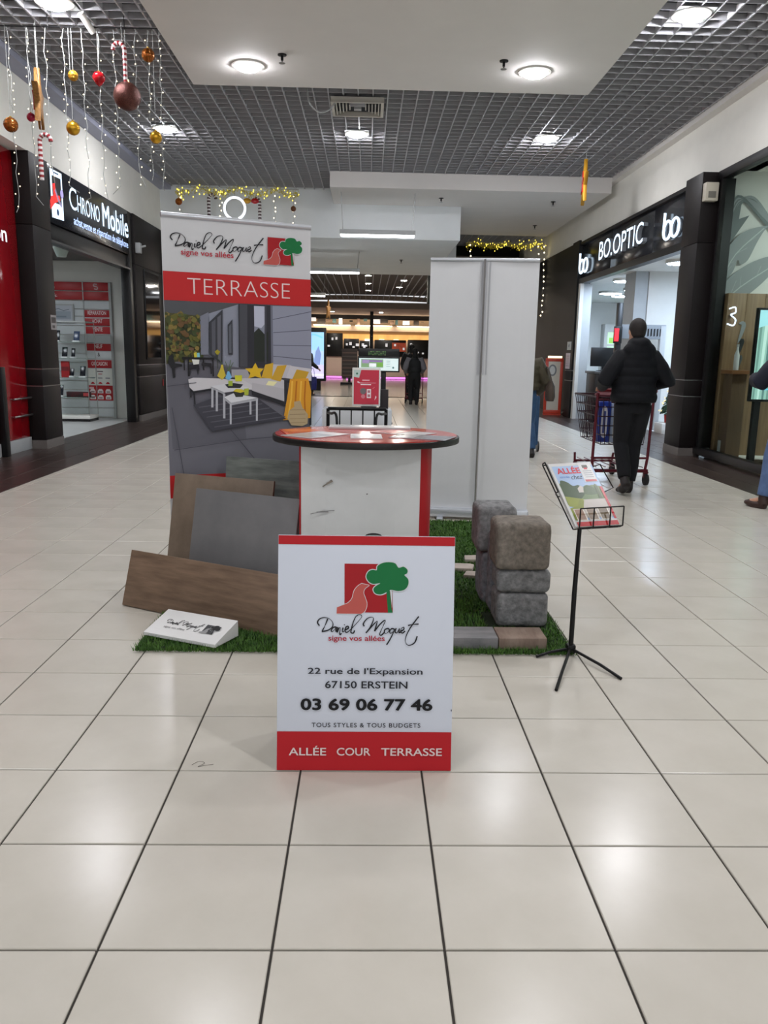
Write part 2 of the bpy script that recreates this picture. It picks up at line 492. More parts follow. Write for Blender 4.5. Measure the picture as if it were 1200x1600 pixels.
# ---- open-cell grid ceiling under a dark void
ceil = struct('ceiling')
skind(BX(-4.43, 4.95, -4, 16.4, 5.35, 5.45).obj('void_slab', PLENUM, ceil))
skind(BX(-4.43, 4.95, 16.4, 26.2, 5.35, 5.45).obj('void_slab', PLENUM, ceil))
CL, CR = -4.2, 4.66
lb = BX(-0.008, 0.008, 0, 1, 0, 0.065).mesh('blade', BLADE)
cb = BX(0, 1, -0.006, 0.006, 0, 0.065).mesh('blade', BLADE)
def blade(me, loc, sc):
    o = link('blade', me, ceil, loc); o.scale = sc; return o
n = int((CR - CL) / 0.2)
for i in range(n + 1):
    x = CL + 0.03 + 0.2 * i
    blade(lb, (x, 3.0, ZC), (1, (17.8 if x < -0.75 else 16.06) - 3.0, 1))
for j in range(52):
    y = 7.43 + 0.2 * j
    if y < 16.05: blade(cb, (CL, y, ZC + 0.001), (CR - CL, 1, 1))
    elif y < 17.8: blade(cb, (CL, y, ZC + 0.001), (-0.75 - CL, 1, 1))
# white dropped raft, beam, soffits
r0 = skind(BX(-2.2, 2.72, -3.5, 10.70, 4.60, 4.72).obj('ceiling_raft', RAFT, ceil))
beam = skind(BX(-0.76, 4.66, 16.06, 21.7, 4.49, 4.83).obj('ceiling_beam', RAFT, ceil))
bulk = skind(BX(-4.43, 1.96, 17.8, 25.4, 3.80, 4.85).obj('ceiling_bulkhead', SOFFIT, ceil))
skind(BX(1.96, 2.3, 21.7, 26, 3.9, 4.83).obj('ceiling_return', SOFFIT, ceil))
skind(BX(1.9, 5.0, 26.2, 26.4, 3.0, 5.4).obj('ceiling_end', mat('dark_end', (40, 42, 40), .8), ceil))
# grid past the beam on the far side where the garlands hang
for i in range(14): blade(lb, (2.4 + 0.19 * i, 21.7, ZC), (1, 4.4, 1))
for j in range(20): blade(cb, (2.3, 21.8 + 0.22 * j, ZC + .001), (2.5, 1, 1))
# far ceilings
skind(BX(-6, 6.5, 25.4, 41, 4.3, 4.4).obj('void_slab', mat('far_void', (110, 104, 100), 0.8), ceil))
for i in range(26): blade(lb, (-2.8 + 0.27 * i, 25.4, 3.95), (1.2, 14.5, 0.8))
fb = MB()
arc = [(-7 + 14 * k / 24, 0.0) for k in range(25)]
for k in range(24):
    xa, xb = arc[k][0], arc[k + 1][0]
    za, zb = 3.86 + 0.34 * (1 - (xa / 7) ** 2), 3.86 + 0.34 * (1 - (xb / 7) ** 2)
    fb.add([(xa, 39.8, za - .2), (xb, 39.8, zb - .2), (xb, 39.8, zb), (xa, 39.8, za), (xa, 40.2, za - .2), (xb, 40.2, zb - .2), (xb, 40.2, zb), (xa, 40.2, za)],
           [(0, 1, 2, 3), (7, 6, 5, 4), (0, 4, 5, 1), (3, 2, 6, 7)])
skind(fb.obj('ceiling_arch', mat('brown_arch', (190, 172, 160), 0.6, var=0.04), ceil))
skind(BX(-8, 8, 40.2, 47.5, 3.60, 3.9).obj('ceiling_soffit', mat('brown_soffit', (170, 158, 150), 0.7, var=0.03), ceil))

# ---- side walls above the shops
wl = struct('wall_left')
skind(BX(-4.8, -4.43, -3.5, 17.8, 3.86, 5.4).obj('bulkhead', CREAM, wl))
skind(BX(-4.43, -4.19, -3.5, 17.8, 4.70, 4.84).obj('ceiling_margin', mat('blue_grey_margin', (158, 160, 178), 0.6), wl))
wr = struct('wall_right')
skind(BX(4.79, 5.2, -3.5, 26.4, 3.87, 5.4).obj('bulkhead', CREAM, wr))
skind(BX(4.66, 4.79, -3.5, 21.7, 4.70, 4.84).obj('ceiling_margin', RAFT, wr))
skind(BX(4.75, 4.79, -3.5, 18.4, 3.87, 4.44).obj('lower_band', CREAM, wr))
# behind the camera the mall goes on: nothing but its ends and wall faces
skind(BX(-4.9, -4.6, -3.5, 8.6, 0, 3.86).obj('shopfront_run', mat('plain_shopfront', (120, 112, 108), 0.5), wl))
skind(BX(4.9, 5.2, -3.5, 4.6, 0, 3.87).obj('shopfront_run', mat('plain_shopfront', (120, 112, 108), 0.5), wr))

# ================================================================== LEFT SHOPS
t = thing('red_shopfront', 'glossy red shopfront panel with two steel bars at the left edge of the mall', 'shopfront', (-4.62, 9.8, 0))
BX(-0.1, 0, -1.2, 0.02, 0.17, 3.84).obj('panel', REDG, t, bevel=.004)
BX(-0.1, 0, 0.03, 1.18, 0.17, 3.84).obj('panel', REDG, t, bevel=.004)
BX(-0.1, 0.02, -1.19, 1.18, 0, 0.165).obj('plinth', GREYM, t, bevel=.004)
for z in (0.47, 0.70):
    m = MB().tube([(0.05, 0.62, z), (0.05, 1.18, z)], 0.014, 8)
    for y in (0.66, 1.12): m.tube([(0, y, z), (0.05, y, z)], 0.01, 6)
    m.obj('bar', STEEL, t, smooth=True)
P = Print((-4.62, 10.32, 2.68), (0, 1, 0), (0, 0, 1))
P.text('on', 0.0, 0.0, (236, 240, 250), h=0.13, w=0.36, bold=0.01); P.obj('lettering', t, SCREEN).location = (4.62, -9.8, 0)
BX(0.0, 0.09, 0.25, 0.36, 0, 1.12).obj('door_post', SATIN, t, bevel=.004)

def clad_pillar(name, label, x0, x1, y0, y1, ztop, face):
    t = thing(name, label, 'pillar', ((x0 + x1) / 2, (y0 + y1) / 2, 0))
    a, b = (x1 - x0) / 2, (y1 - y0) / 2
    BX(-a, a, -b, b, 0.12, 0.85).obj('cladding', CLAD, t, bevel=.004)
    BX(-a, a, -b, b, 0.856, 1.08).obj('cladding', CLAD, t, bevel=.004)
    BX(-a, a, -b, b, 1.086, 2.95).obj('cladding', CLAD, t, bevel=.004)
    BX(-a, a, -b, b, 2.956, ztop).obj('cladding', CLAD, t, bevel=.004)
    for z in (0.853, 1.083): BX(-a - .002, a + .002, -b - .002, b + .002, z - 0.006, z + 0.006).obj('metal_strip', STEEL, t)
    BX(-a - .006, a + .006, -b - .006, b + .006, 0, 0.115).obj('plinth', mat('grey_plinth', (112, 106, 102), .5), t)
    return t
t = clad_pillar('clad_pillar', 'dark brown clad pillar between the red shopfront and the phone shop', -4.72, -4.41, 11.0, 11.62, 3.86, 1)
P = Print((0.155, 0.10, 1.62), (0, 1, 0), (0, 0, 1)); P.rect(0, .2, 0, .2, (150, 146, 146)); P.rect(.02, .18, .09, .17, (70, 66, 66)); P.rect(.05, .14, .02, .06, (80, 76, 76)); P.obj('sticker', t)

# phone shop fascia with its lit sign
t = thing('phone_shop_fascia', 'black shop fascia with white lit lettering and a phone emblem', 'shop sign', (-4.43, 13.6, 2.82))
BX(-.16, 0, -1.98, 1.78, .27, 1.04).obj('sign_panel', FASCIA, t, bevel=.006)
BX(-.2, -.04, -1.98, 1.78, 0.02, .26).obj('lintel', BLACK, t, bevel=.004)
BX(-.03, .02, -1.98, 1.78, 0.0, .03).obj('shutter_rail', mat('dark_steel', (70, 70, 72), .35, metal=.7), t)
P = Print((-4.43, 11.6, 2.82), (0, 1, 0), (0, 0, 1), off=.004)
f = lambda u, v: ((u - 77) / 21 * .40 + .13, .99 - (v - 262) / 84 * .66)
W_ = (214, 236, 255)
P.poly([(.14, .34), (.58, .36), (.58, 1.0), (.14, .99)], W_)
P.poly([(.20, .55), (.53, .56), (.53, .92), (.20, .91)], (26, 26, 30))
P.poly([(.26, .95), (.46, .955), (.46, .975), (.26, .97)], (60, 70, 90))
P.disc(.36, .44, .045, (40, 60, 90))
P.poly([(.10, .44), (.34, .60), (.30, .82), (.22, .80), (.24, .66), (.10, .56)], (240, 44, 40))
P.poly([(.09, .48), (.30, .56), (.48, .62), (.46, .68), (.30, .66), (.14, .62)], (240, 44, 40))
P.stroke([(.30, .74), (.40, .62), (.52, .54)], .05, (120, 110, 140))
P.disc(.55, .72, .06, (150, 140, 190))
LS = mat('lit_sign_print', (255, 255, 255), .4, attr='Col', emit=1.1)
let = lambda nm: setattr(P.obj(nm, t, LS), 'location', (4.43, -13.6, -2.82))
let('phone_emblem')
P.text('C', .84, .58, W_, w=.30, h=.32, bold=-.004)
P.text('HRONO', 1.17, .58, W_, w=1.02, h=.25, bold=-.002); let('lettering')
P.text('Mobile', 2.34, .56, W_, w=1.42, h=.36, bold=.012); let('lettering')
P.text('achat,vente et réparation de téléphone', .98, .34, (190, 214, 255), w=2.74, h=.155, bold=.008)
let('lettering')
t = thing('black_jamb', 'plain black jamb on the far side of the phone shop entrance', 'jamb', (-4.55, 15.45, 0))
BX(-.05, .12, -.07, .15, 0, 3.86).obj('jamb_panel', BLACK, t, bevel=.004)
t = clad_pillar('clad_pillar', 'wide dark pillar with a display window, behind the patio banner', -4.60, -4.40, 15.62, 17.75, 3.86, 1)
fr = BX(.102, .115, -.52, .60, 1.18, 2.92).obj('window_frame', SATIN, t, bevel=.003)
BX(.112, .123, -.48, .56, 1.22, 2.88).obj('pane', mat('dark_mirror_glass', (70, 72, 76), .05, metal=.85), fr)
P = Print((.108, -.6, .62), (0, 1, 0), (0, 0, 1)); P.rect(1.25, 1.33, 0, .14, (200, 50, 54)); P.obj('sticker', t)
t = thing('security_sensor', 'small cream sensor box beside the phone shop sign', 'sensor', (-4.40, 15.75, 3.25))
BX(0, .09, -.07, .07, -.09, .1).obj('housing', GREYM, t, bevel=.01); MB().tube([(.05, 0, .02), (.15, .1, .06)], .018, 8).obj('arm', GREYM, t)

# phone shop interior
wb = struct('wall_back')
skind(BX(-9, -4.75, 16.3, 16.4, 0, 3.86).obj('wall_panel', WHITE, wb))
skind(BX(-9, -8.9, 10.6, 16.4, 0, 3.86).obj('wall_panel', WHITE, wb))
skind(BX(-9, -4.64, 11.05, 11.15, 0, 3.86).obj('wall_panel', WHITE, wb))
skind(BX(-9, -4.6, 11.05, 16.4, 3.06, 3.12).obj('shop_ceiling', BLACK, ceil))
t = thing('added_shop_panel', 'unseen square panel added to light the phone shop from its dark ceiling', 'ceiling light', (-6.6, 13.4, 3.06))  # panel lamp added out of view to brighten the shop interior
BX(-.6, .6, -.6, .6, -.03, 0).obj('frame', GREYM, t); BX(-.55, .55, -.55, .55, -.036, -.029).obj('diffuser', SHOPFILL, t)
t = thing('shop_spotlight', 'small pale spotlight under the dark ceiling just inside the phone shop', 'spotlight', (-4.98, 13.5, 3.06))
MB().lathe([(.03, 0), (.03, -.05), (.12, -.06), (.13, -.1), (.07, -.24), (.0, -.24)], seg=14).obj('housing', mat('pale_green_lens', (190, 205, 198), .3), t, smooth=True)

SLAT = mat('white_slatwall', (206, 210, 212), .45, var=.02)
t = thing('slatwall', 'white slatwall with red service panels standing behind the phone cabinet', 'display wall', (-6.32, 16.29, 0))
zs = [0.02, .2, .38, .56, .74, .92, 1.1, 1.28, 1.46, 1.64, 1.82, 2.0, 2.14, 2.3]
for a, b in zip(zs[:-1], zs[1:]):
    BX(0, .69, -.03, 0, a + .006, b - .006).obj('slat', SLAT, t)
    BX(.71, 1.2, -.03, 0, a + .006, b - .006).obj('slat', SLAT, t)
BX(1.2, 1.25, -.045, 0, 0, 2.66).obj('edge_post', GREYM, t)
BX(.69, .71, -.045, 0, 0, 2.66).obj('edge_post', GREYM, t)
def panel(x0, x1, z0, z1, text=None, m=REDM, icon=None):
    p = BX(x0, x1, -.042, -.028, z0 + .006, z1 - .006).obj('red_panel', m, t, bevel=.002)
    P = Print((0, -.042, 0), (1, 0, 0), (0, 0, 1))
    if text:
        w_ = {'RÉPARATION': .36, 'ACHAT': .2, 'VENTE': .19, 'NEUF': .15, '&': .05, 'OCCASION': .31}[text]
        P.text(text, (x0 + x1) / 2, z0 + .055, (235, 220, 222) if text != '&' else (30, 30, 32), w=w_, h=.075 if text != 'RÉPARATION' else .09, align='C', bold=.012); P.obj('lettering', p)
    if icon == 'swirl':
        c = ((x0 + .11) if x1 - x0 > .6 else (x0 + x1) / 2, (z0 + z1) / 2)
        P.stroke(spline([(c[0] + .03, c[1] + .04), (c[0] - .03, c[1] + .045), (c[0] - .035, c[1] + .01), (c[0] + .03, c[1] - .01), (c[0] + .03, c[1] - .05), (c[0] - .03, c[1] - .045)], 5), .02, (210, 190, 192)); P.obj('emblem', p)
    if icon == 'fan':
        c = (x0 + .12, z0 + .05)
        for k in range(7):
            a = math.radians(15 + 25 * k); q = lambda r, da: (c[0] + r * math.cos(a + da) * 1.1, c[1] + r * math.sin(a + da))
            P.poly([q(.015, 0), q(.05, -.16), q(.085, 0), q(.05, .16)], (224, 200, 204))
        P.obj('emblem', p)
panel(0, .69, 2.49, 2.66, icon='swirl'); panel(0, .69, 2.31, 2.48, icon='fan')
panel(.71, 1.2, 2.49, 2.66, icon='swirl'); panel(.71, 1.2, 2.31, 2.48)
panel(.71, 1.2, 1.98, 2.13, 'RÉPARATION'); panel(.71, 1.2, 1.82, 1.97, 'ACHAT'); panel(.71, 1.2, 1.66, 1.81, 'VENTE')
panel(.71, 1.2, 1.33, 1.48, 'NEUF'); panel(.71, 1.2, 1.17, 1.32, '&', SLAT); panel(.71, 1.2, .99, 1.16, 'OCCASION')
p = BX(.71, 1.2, -.04, -.03, .66, .98).obj('price_sheet', WHITE, t)
P = Print((0, -.04, 0), (1, 0, 0), (0, 0, 1))
P.rect(.9, 1.02, .92, .94, (90, 70, 76)); P.rect(.92, 1.0, .87, .885, (170, 60, 70))
for k in range(3):
    P.rect(.76 + .15 * k, .85 + .15 * k, .79, .805, (90, 90, 110)); P.poly([(.76 + .15 * k, .68), (.85 + .15 * k, .68), (.82 + .15 * k, .72), (.79 + .15 * k, .72)], (180, 40, 50))
P.obj('lettering', p)
p = BX(.71, 1.2, -.04, -.03, .35, .65).obj('red_panel', REDM, t)
P = Print((0, -.04, 0), (1, 0, 0), (0, 0, 1)); P.rect(.73, .82, .58, .62, (230, 190, 194))
for j in range(2):
    for k in range(3):
        x = .74 + .155 * k; z = .375 + .12 * j
        P.poly([(x, z), (x + .11, z), (x + .11, z + .05), (x + .085, z + .085), (x + .025, z + .085), (x, z + .05)], (232, 222, 222)); P.rect(x + .02, x + .09, z + .015, z + .04, (150, 120, 124))
P.obj('price_badge', p)
t = thing('wall_poster', 'pale framed poster above the glass phone cabinet', 'poster', (-6.05, 16.25, 1.86))
BX(-.24, .24, -.02, 0, 0, .37).obj('frame', GREYM, t, bevel=.004)
P = Print((-.21, -.02, .03), (1, 0, 0), (0, 0, 1)); P.rect(0, .42, 0, .31, (188, 192, 200)); P.rect(.03, .39, .05, .2, (160, 168, 180)); P.stroke([(.05, .22), (.15, .25), (.25, .21), (.36, .24)], .012, (110, 116, 130)); P.rect(.1, .3, .08, .11, (130, 140, 150)); P.obj('print', t)

GSH = mat('green_glass_shelf', (196, 222, 212), .05, trans=.85, ior=1.05)
t = thing('glass_cabinet', 'glass display cabinet of phones with a white base, inside the phone shop', 'cabinet', (-5.66, 15.55, 0))
BX(-.5, .38, -.24, .24, 0, .05).obj('plinth', BLACK, t); BX(-.5, .38, -.26, .24, .05, .11).obj('base', WHITE, t, bevel=.004)
SHZ = (.30, .46, .64, .83, 1.01, 1.19, 1.35, 1.49)
for z in (.46, .83, 1.19, 1.49): BX(-.49, .37, -.23, .23, z - .008, z).obj('shelf', GSH, t)
BX(-.5, .38, -.24, .24, 1.85, 1.875).obj('top', GREYM, t)
for x in (-.495, .375):
    for y in (-.235, .235): MB().box(x - .006, x + .006, y - .006, y + .006, .11, 1.85).obj('post', STEEL, t)
PB = mat('phone_dark', (24, 26, 34), .2); PW = mat('phone_stand_white', (226, 228, 230), .4)
def phone(x, z, col, label, h=.14, w=.075, stand=True):
    m = thing('phone', label, 'phone', (x, 15.42, z), 0, 'phones in the glass cabinet')
    MB().box(-w / 2, w / 2, -.006, .006, .0, h).obj('handset', col, m, bevel=.003, rot=(-.3, 0, 0), loc=(0, 0, .03 if stand else 0.003))
    if stand: MB().box(-w * .6, w * .6, -.05, .05, 0, .028).obj('stand', PW, m, bevel=.004)
phone(-6.0, 1.49, PW, 'large white phone at the open end of the top glass shelf', .2, .12)
phone(-5.86, 1.49, PB, 'dark phone on a white stand, second on the top glass shelf', .19, .09)
phone(-5.50, 1.49, mat('phone_blue', (60, 74, 100), .2), 'blue-grey phone alone on the top glass shelf near the slats', .18, .11)
phone(-6.02, 1.19, mat('phone_navy', (30, 44, 76), .2), 'navy phone by the pillar edge on the second shelf', .16, .09)
phone(-5.74, 1.19, PB, 'taller dark phone in the middle of the second shelf', .18, .1)
phone(-5.58, 1.19, PB, 'narrow dark phone beside the taller one on the second shelf', .16, .07)
phone(-5.98, .83, mat('phone_teal', (40, 160, 170), .3), 'teal phone on the third shelf by the red box', .15, .1)
phone(-5.62, .83, PB, 'short dark phone against the red box on the third shelf', .14, .07)
phone(-5.42, .83, PB, 'dark phone alone at the post end of the third shelf', .19, .1)
phone(-5.86, .46, PB, 'dark phone on the lowest phone shelf beside a flat box', .2, .1)
t = thing('phone_box', 'upright red phone box on the third glass shelf', 'box', (-5.75, 15.46, .83)); BX(-.075, .075, -.03, .03, 0, .30).obj('carton', mat('red_carton', (170, 34, 38), .5), t, bevel=.003); BX(-.07, .07, -.032, -.03, .12, .2).obj('label', mat('red_label', (110, 24, 30), .5), t)
t = thing('accessory_box', 'long flat dark red and black box on the lowest phone shelf', 'box', (-5.52, 15.45, .46)); BX(-.22, .22, -.05, .05, 0, .1).obj('carton', mat('dark_red_carton', (74, 22, 28), .5, rgb2=(30, 24, 26), scale=12), t, bevel=.003); BX(.1, .2, -.052, -.05, .02, .08).obj('label', mat('red_label2', (170, 60, 64), .5), t)

# ================================================================== RIGHT SHOPS
t = clad_pillar('clad_pillar', 'dark brown clad pillar between the optician and the shop window with painted leaves', 4.52, 4.82, 11.32, 11.9, 3.87, -1)
t = thing('emergency_light', 'small cream emergency light high on the pillar by the leaf window', 'lamp', (4.62, 11.3, 3.62))
BX(-.09, .09, -.09, .02, -.14, .1).obj('housing', mat('cream_plastic', (200, 192, 176), .5), t, bevel=.012); BX(-.05, .05, -.1, -.088, -.1, -.02).obj('lens', mat('smoky_lens', (120, 116, 108), .2), t)

t = thing('optician_fascia', 'gloss black optician fascia with raised white lit letters', 'shop sign', (4.78, 15.2, 3.0))
for a, b in ((-3.3, -1.35), (-1.34, 1.0), (1.01, 3.2)): BX(0, .12, a, b, .12, .84).obj('sign_panel', FASCIA, t, bevel=.004)
BX(-.04, .12, -3.3, 3.2, 0, .115).obj('lintel', BLACK, t); BX(-.06, .12, -3.3, 3.2, .845, .9).obj('top_trim', BLACK, t)
GREYSIDE = mat('letter_side', (150, 156, 164), .4)
m = MB(); solid_text(m, 'BO.OPTIC', (0, 1.58, .33), (0, -1, 0), (0, 0, 1), (-1, 0, 0), 2.62, .36, .08, bold=.0); m.obj('letters', [LED, GREYSIDE], t)
def bo(y0, y1, z0, z1):
    m = MB(); H = z1 - z0; w = y0 - y1
    r = w * .24
    def ring(cy):
        a = [(cy + r * 1.0 * math.cos(2 * math.pi * k / 24), z0 + H * .33 + H * .33 * math.sin(2 * math.pi * k / 24)) for k in range(24)]
        m.tube([(-.05, y, z) for y, z in a], .02, 6, 0, closed=True)
        vs = []
        for y, z in a: vs += [(-.06, y, z), (0, y, z)]
        m.add(vs, [(2 * k, 2 * ((k + 1) % 24), 2 * ((k + 1) % 24) + 1, 2 * k + 1) for k in range(24)], 1)
    ring(y0 - r); ring(y0 - 3 * r)
    m.tube([(-.05, y0 - .01, z0 + H * .33), (-.05, y0 - .01, z1)], .02, 6, 0)
    m.obj('emblem', [LED, GREYSIDE], t)
bo(3.18, 2.5, .22, .66); bo(-1.95, -2.62, .24, .66)

w1 = struct('wall_right.001')
DW = mat('near_black_wall', (12, 11, 12), .55, var=.1)
skind(BX(4.76, 5.0, 18.4, 26, 0, 3.95).obj('dark_wall', DW, w1)); skind(BX(4.70, 4.76, 18.4, 18.95, 0, 3.95).obj('dark_wall', DW, w1))
for z in (.853, 1.083): skind(BX(4.69, 4.762, 18.395, 18.96, z - .006, z + .006).obj('metal_strip', STEEL, w1))
d = struct('door_1')
skind(BX(4.72, 4.80, 18.15, 18.3, 0, 3.0).obj('door_frame', WHITE, d)); skind(BX(4.80, 5.0, 18.2, 18.3, 0, 3.0).obj('door_frame', GREYM, d))
t = thing('notice', 'pale notice card above the paper sheet on the dark wall beside the optician', 'sign', (4.69, 18.72, 1.55)); BX(0, .01, -.17, .17, 0, .19).obj('card', mat('pale_card', (206, 214, 214), .5), t); P = Print((0, .17, 0), (0, -1, 0), (0, 0, 1)); P.disc(.17, .1, .04, (90, 110, 130)); P.obj('print', t)
t = thing('notice', 'white paper sheet lower on the dark wall beside the optician', 'sign', (4.69, 18.76, 1.12)); BX(0, .006, -.2, .2, 0, .36).obj('card', mat('paper_sheet', (214, 206, 216), .5), t); P = Print((0, .2, 0), (0, -1, 0), (0, 0, 1))
for k in range(6): P.rect(.05, .34, .06 + .045 * k, .075 + .045 * k, (160, 140, 160))
P.obj('print', t)
# optician interior
skind(BX(4.9, 12.5, 24.9, 25.0, 0, 3.6).obj('wall_panel', WHITE, wb)); skind(BX(12.4, 12.5, 11.3, 25, 0, 3.6).obj('wall_panel', WHITE, wb))
skind(BX(4.9, 12.5, 11.22, 11.32, 0, 3.87).obj('wall_panel', WHITE, wb))
skind(BX(4.9, 12.5, 11.3, 25, 3.05, 3.1).obj('shop_ceiling', WHITE, ceil))
t = thing('column', 'square white column inside the optician shop', 'column', (5.85, 16.3, 0)); BX(-.36, .36, -.36, .36, 0, 3.05).obj('shaft', WHITE, t, bevel=.006); BX(-.62, -.37, -.34, .3, 0, 3.05).obj('side_panel', GREYM, t)
places = [(5.43, 14.1, 'nearest the entrance pillar'), (5.55, 17.5, 'just past the white column'), (6.48, 19.7, 'in the middle of the far trio'), (6.2, 20.8, 'at the corner of the far trio'), (6.75, 21.6, 'deepest of the far trio'), (7.4, 14.5, 'behind the column towards the glasses wall'), (9.3, 14.5, 'over the inner floor'), (9.3, 19.5, 'by the back wall')]
for x, y, wds in places:
    t = thing('shop_ceiling_disc', 'round white light disc in the optician ceiling, ' + wds, 'ceiling light', (x, y, 3.05), group='optician ceiling discs')
    MB().lathe([(.3, 0), (.3, -.05), (.27, -.055)], seg=20).obj('rim', WHITE, t, smooth=True); MB().lathe([(.268, -.058), (0, -.06)], seg=20).obj('diffuser', OPTL, t)
t = thing('reception_desk', 'black reception desk at the optician entrance', 'desk', (5.15, 17.3, 0)); BX(-.3, .3, -.35, .35, 0.03, 1.05).obj('body', BLACK, t, bevel=.01); BX(-.33, .33, -.38, .38, 1.05, 1.10).obj('top', mat('grey_top', (96, 98, 100), .4), t, bevel=.005)
t = thing('monitor', 'black monitor seen from behind on the reception desk', 'monitor', (5.1, 17.3, 1.1)); BX(-.28, .28, -.03, .03, .1, .5).obj('screen', BLACK, t, bevel=.008); BX(-.03, .03, -.02, .06, .01, .2).obj('neck', BLACK, t); BX(-.12, .12, -.1, .1, 0, .02).obj('foot', BLACK, t, bevel=.004)
t = thing('security_gate', 'grey anti-theft booth with a red lamp at the optician entrance', 'gate', (5.3, 15.6, 0))
BX(-.5, -.4, -.06, .06, 0, 2.42).obj('black_post', BLACK, t, bevel=.006); BX(.36, .46, -.06, .06, 0, 2.0).obj('post', GREYM, t, bevel=.006)
BX(-.4, .46, -.05, .05, 1.75, 2.02).obj('header', mat('mid_grey_header', (128, 132, 136), .45), t, bevel=.006)
for k in range(5): MB().prism((.1 + .06 * k, -.052, 1.8), (1, 0, .35), (0, 0, 1), (0, 1, 0), [(0, 0), (.03, 0), (.03, .14), (0, .14)], .004).obj('vent_slot', BLACK, t)
BX(-.56, -.4, -.09, -.06, 1.66, 1.98).obj('lamp_box', BLACK, t, bevel=.004); BX(-.55, -.47, -.1, -.088, 1.7, 1.94).obj('red_lamp', mat('red_signal', (255, 40, 50), .4, emit=1.5), t)
t = thing('backlit_shelf', 'green lit shelf unit against the optician back wall', 'shelf', (8.1, 24.7, 0)); BX(-.9, .7, -.2, .2, 0, 2.4).obj('carcass', WHITE, t, bevel=.005)
P = Print((-.8, -.2, .5), (1, 0, 0), (0, 0, 1), off=.004)
for j in range(4):
    P.rect(0, 1.4, .05 + .42 * j, .4 + .42 * j, (196, 226, 190))
    for k in range(7): P.rect(.05 + .19 * k, .17 + .19 * k, .08 + .42 * j, .24 + .42 * j, ((150, 200, 90), (110, 150, 80), (190, 210, 150))[(j + k) % 3])
P.obj('shelf_contents', t, SCREEN2)
t = thing('glasses_rack', 'white wall rack of spectacles beside the optician pillar', 'rack', (6.62, 17.4, 0)); BX(-.7, .6, 0, .08, 0.1, 2.2).obj('board', WHITE, t, bevel=.004)
pair = MB(); 
for s_ in (-.035, .035): pair.tube([(s_ + .027 * math.cos(a * math.pi / 4), 0, .022 * math.sin(a * math.pi / 4)) for a in range(8)], .007, 5, closed=True)
pair.tube([(-.01, 0, 0), (.01, 0, 0)], .005, 5); pm = pair.mesh('spectacles', BLACK)
for j in range(9):
    for k in range(6): link('spectacles', pm, t, (-.55 + .2 * k, -.02, .75 + .15 * j))
BX(-.7, -.1, -.03, .0, 2.2, 2.3).obj('red_header', mat('red_header', (190, 40, 44), .5), t)
t = thing('christmas_tree', 'small decorated christmas tree in a red pot inside the optician', 'christmas tree', (5.72, 14.9, .2))
MB().lathe([(.0, 0), (.08, 0), (.1, .16), (.0, .16)], seg=14).obj('pot', mat('red_pot', (170, 40, 36), .4), t, smooth=True)
m = MB(); rr = random.Random(3)
for k in range(420):
    z = rr.random() ** 1.3; R_ = .17 * (1 - z) + .015; a = rr.random() * 6.28; zz = .18 + z * .52
    x, y = R_ * math.cos(a), R_ * math.sin(a)
    m.add([(x * .3, y * .3, zz + .03), (x + .02 * math.sin(a), y - .02 * math.cos(a), zz - .02), (x - .02 * math.sin(a), y + .02 * math.cos(a), zz - .03)], [(0, 1, 2)])
m.obj('foliage', mat('fir_green', (30, 60, 36), .6), t)['kind'] = 'stuff'
m = MB()
for k in range(26):
    z = rr.random(); a = rr.random() * 6.28; R_ = .17 * (1 - z) + .03; m.octa((R_ * math.cos(a), R_ * math.sin(a), .2 + z * .48), .014)
m.obj('baubles', mat('tree_lights', (255, 220, 150), .3, emit=.8), t)['kind'] = 'stuff'
t = thing('side_table', 'low white plinth holding the small christmas tree', 'plinth', (5.72, 14.9, 0)); BX(-.2, .2, -.2, .2, 0, .195).obj('block', WHITE, t, bevel=.006)
t = thing('white_poster', 'white poster with a small black mark on the optician pillar return', 'poster', (4.86, 11.96, 1.55)); BX(-.0, .3, 0, .01, 0, .36).obj('sheet', WHITE, t); P = Print((.3, .01, 0), (-1, 0, 0), (0, 0, 1)); P.disc(.15, .2, .05, (60, 60, 64)); P.obj('print', t)

# leaf window
t = thing('shop_window', 'large shop window with black frame, wood panelling and painted grey leaves behind the pane', 'window', (4.78, 8.2, 0))
BX(-.06, .06, -3.6, 3.1, .04, .14).obj('bottom_rail', BLACK, t, bevel=.004); BX(-.06, .06, -3.6, 3.1, 3.76, 3.87).obj('top_rail', BLACK, t, bevel=.004); BX(-.05, .05, -.64, -.58, .14, 3.76).obj('mullion', BLACK, t); BX(-.05, .13, 2.96, 3.02, .14, 3.76).obj('stile', BLACK, t)
BX(-.006, .006, -3.6, -.64, .14, 3.76).obj('pane', GLASS, t); BX(-.006, .006, -.58, 3.1, .14, 3.76).obj('pane', GLASS, t)
skind(BX(4.9, 9, 3, 11.25, -.01, .05).obj('window_bed', WHITE, floor)); skind(BX(4.86, 9, 3, 11.25, 3.87, 3.95).obj('window_ceiling', WHITE, ceil))
skind(BX(8.9, 9, 3, 11.25, 0, 3.9).obj('wall_panel', WHITE, wb)); skind(BX(4.86, 9, 2.9, 3.0, 0, 3.9).obj('wall_panel', WHITE, wb))
WOOD = mat('oak_panel', (150, 122, 90), .45, rgb2=(124, 98, 72), scale=4, stretch=(6, 1, .35), rand=.08)
t = thing('wood_panelling', 'oak plank panelling low on the wall inside the leaf window', 'wall panel', (4.92, 11.1, .05))
for k in range(13): BX(.26 * k, .26 * k + .256, -.03, 0.1, 0, 2.22).obj('plank', WOOD, t, bevel=.002)
t = thing('painted_leaves', 'large grey tropical leaves printed on the wall inside the leaf window', 'mural', (4.88, 11.2, 0))
P = Print((4.56, 11.19, 0), (1, 0, 0), (0, 0, 1)); Q = lambda L: [(max(x + .17, 4.865) - 4.56, z) for x, z in L]
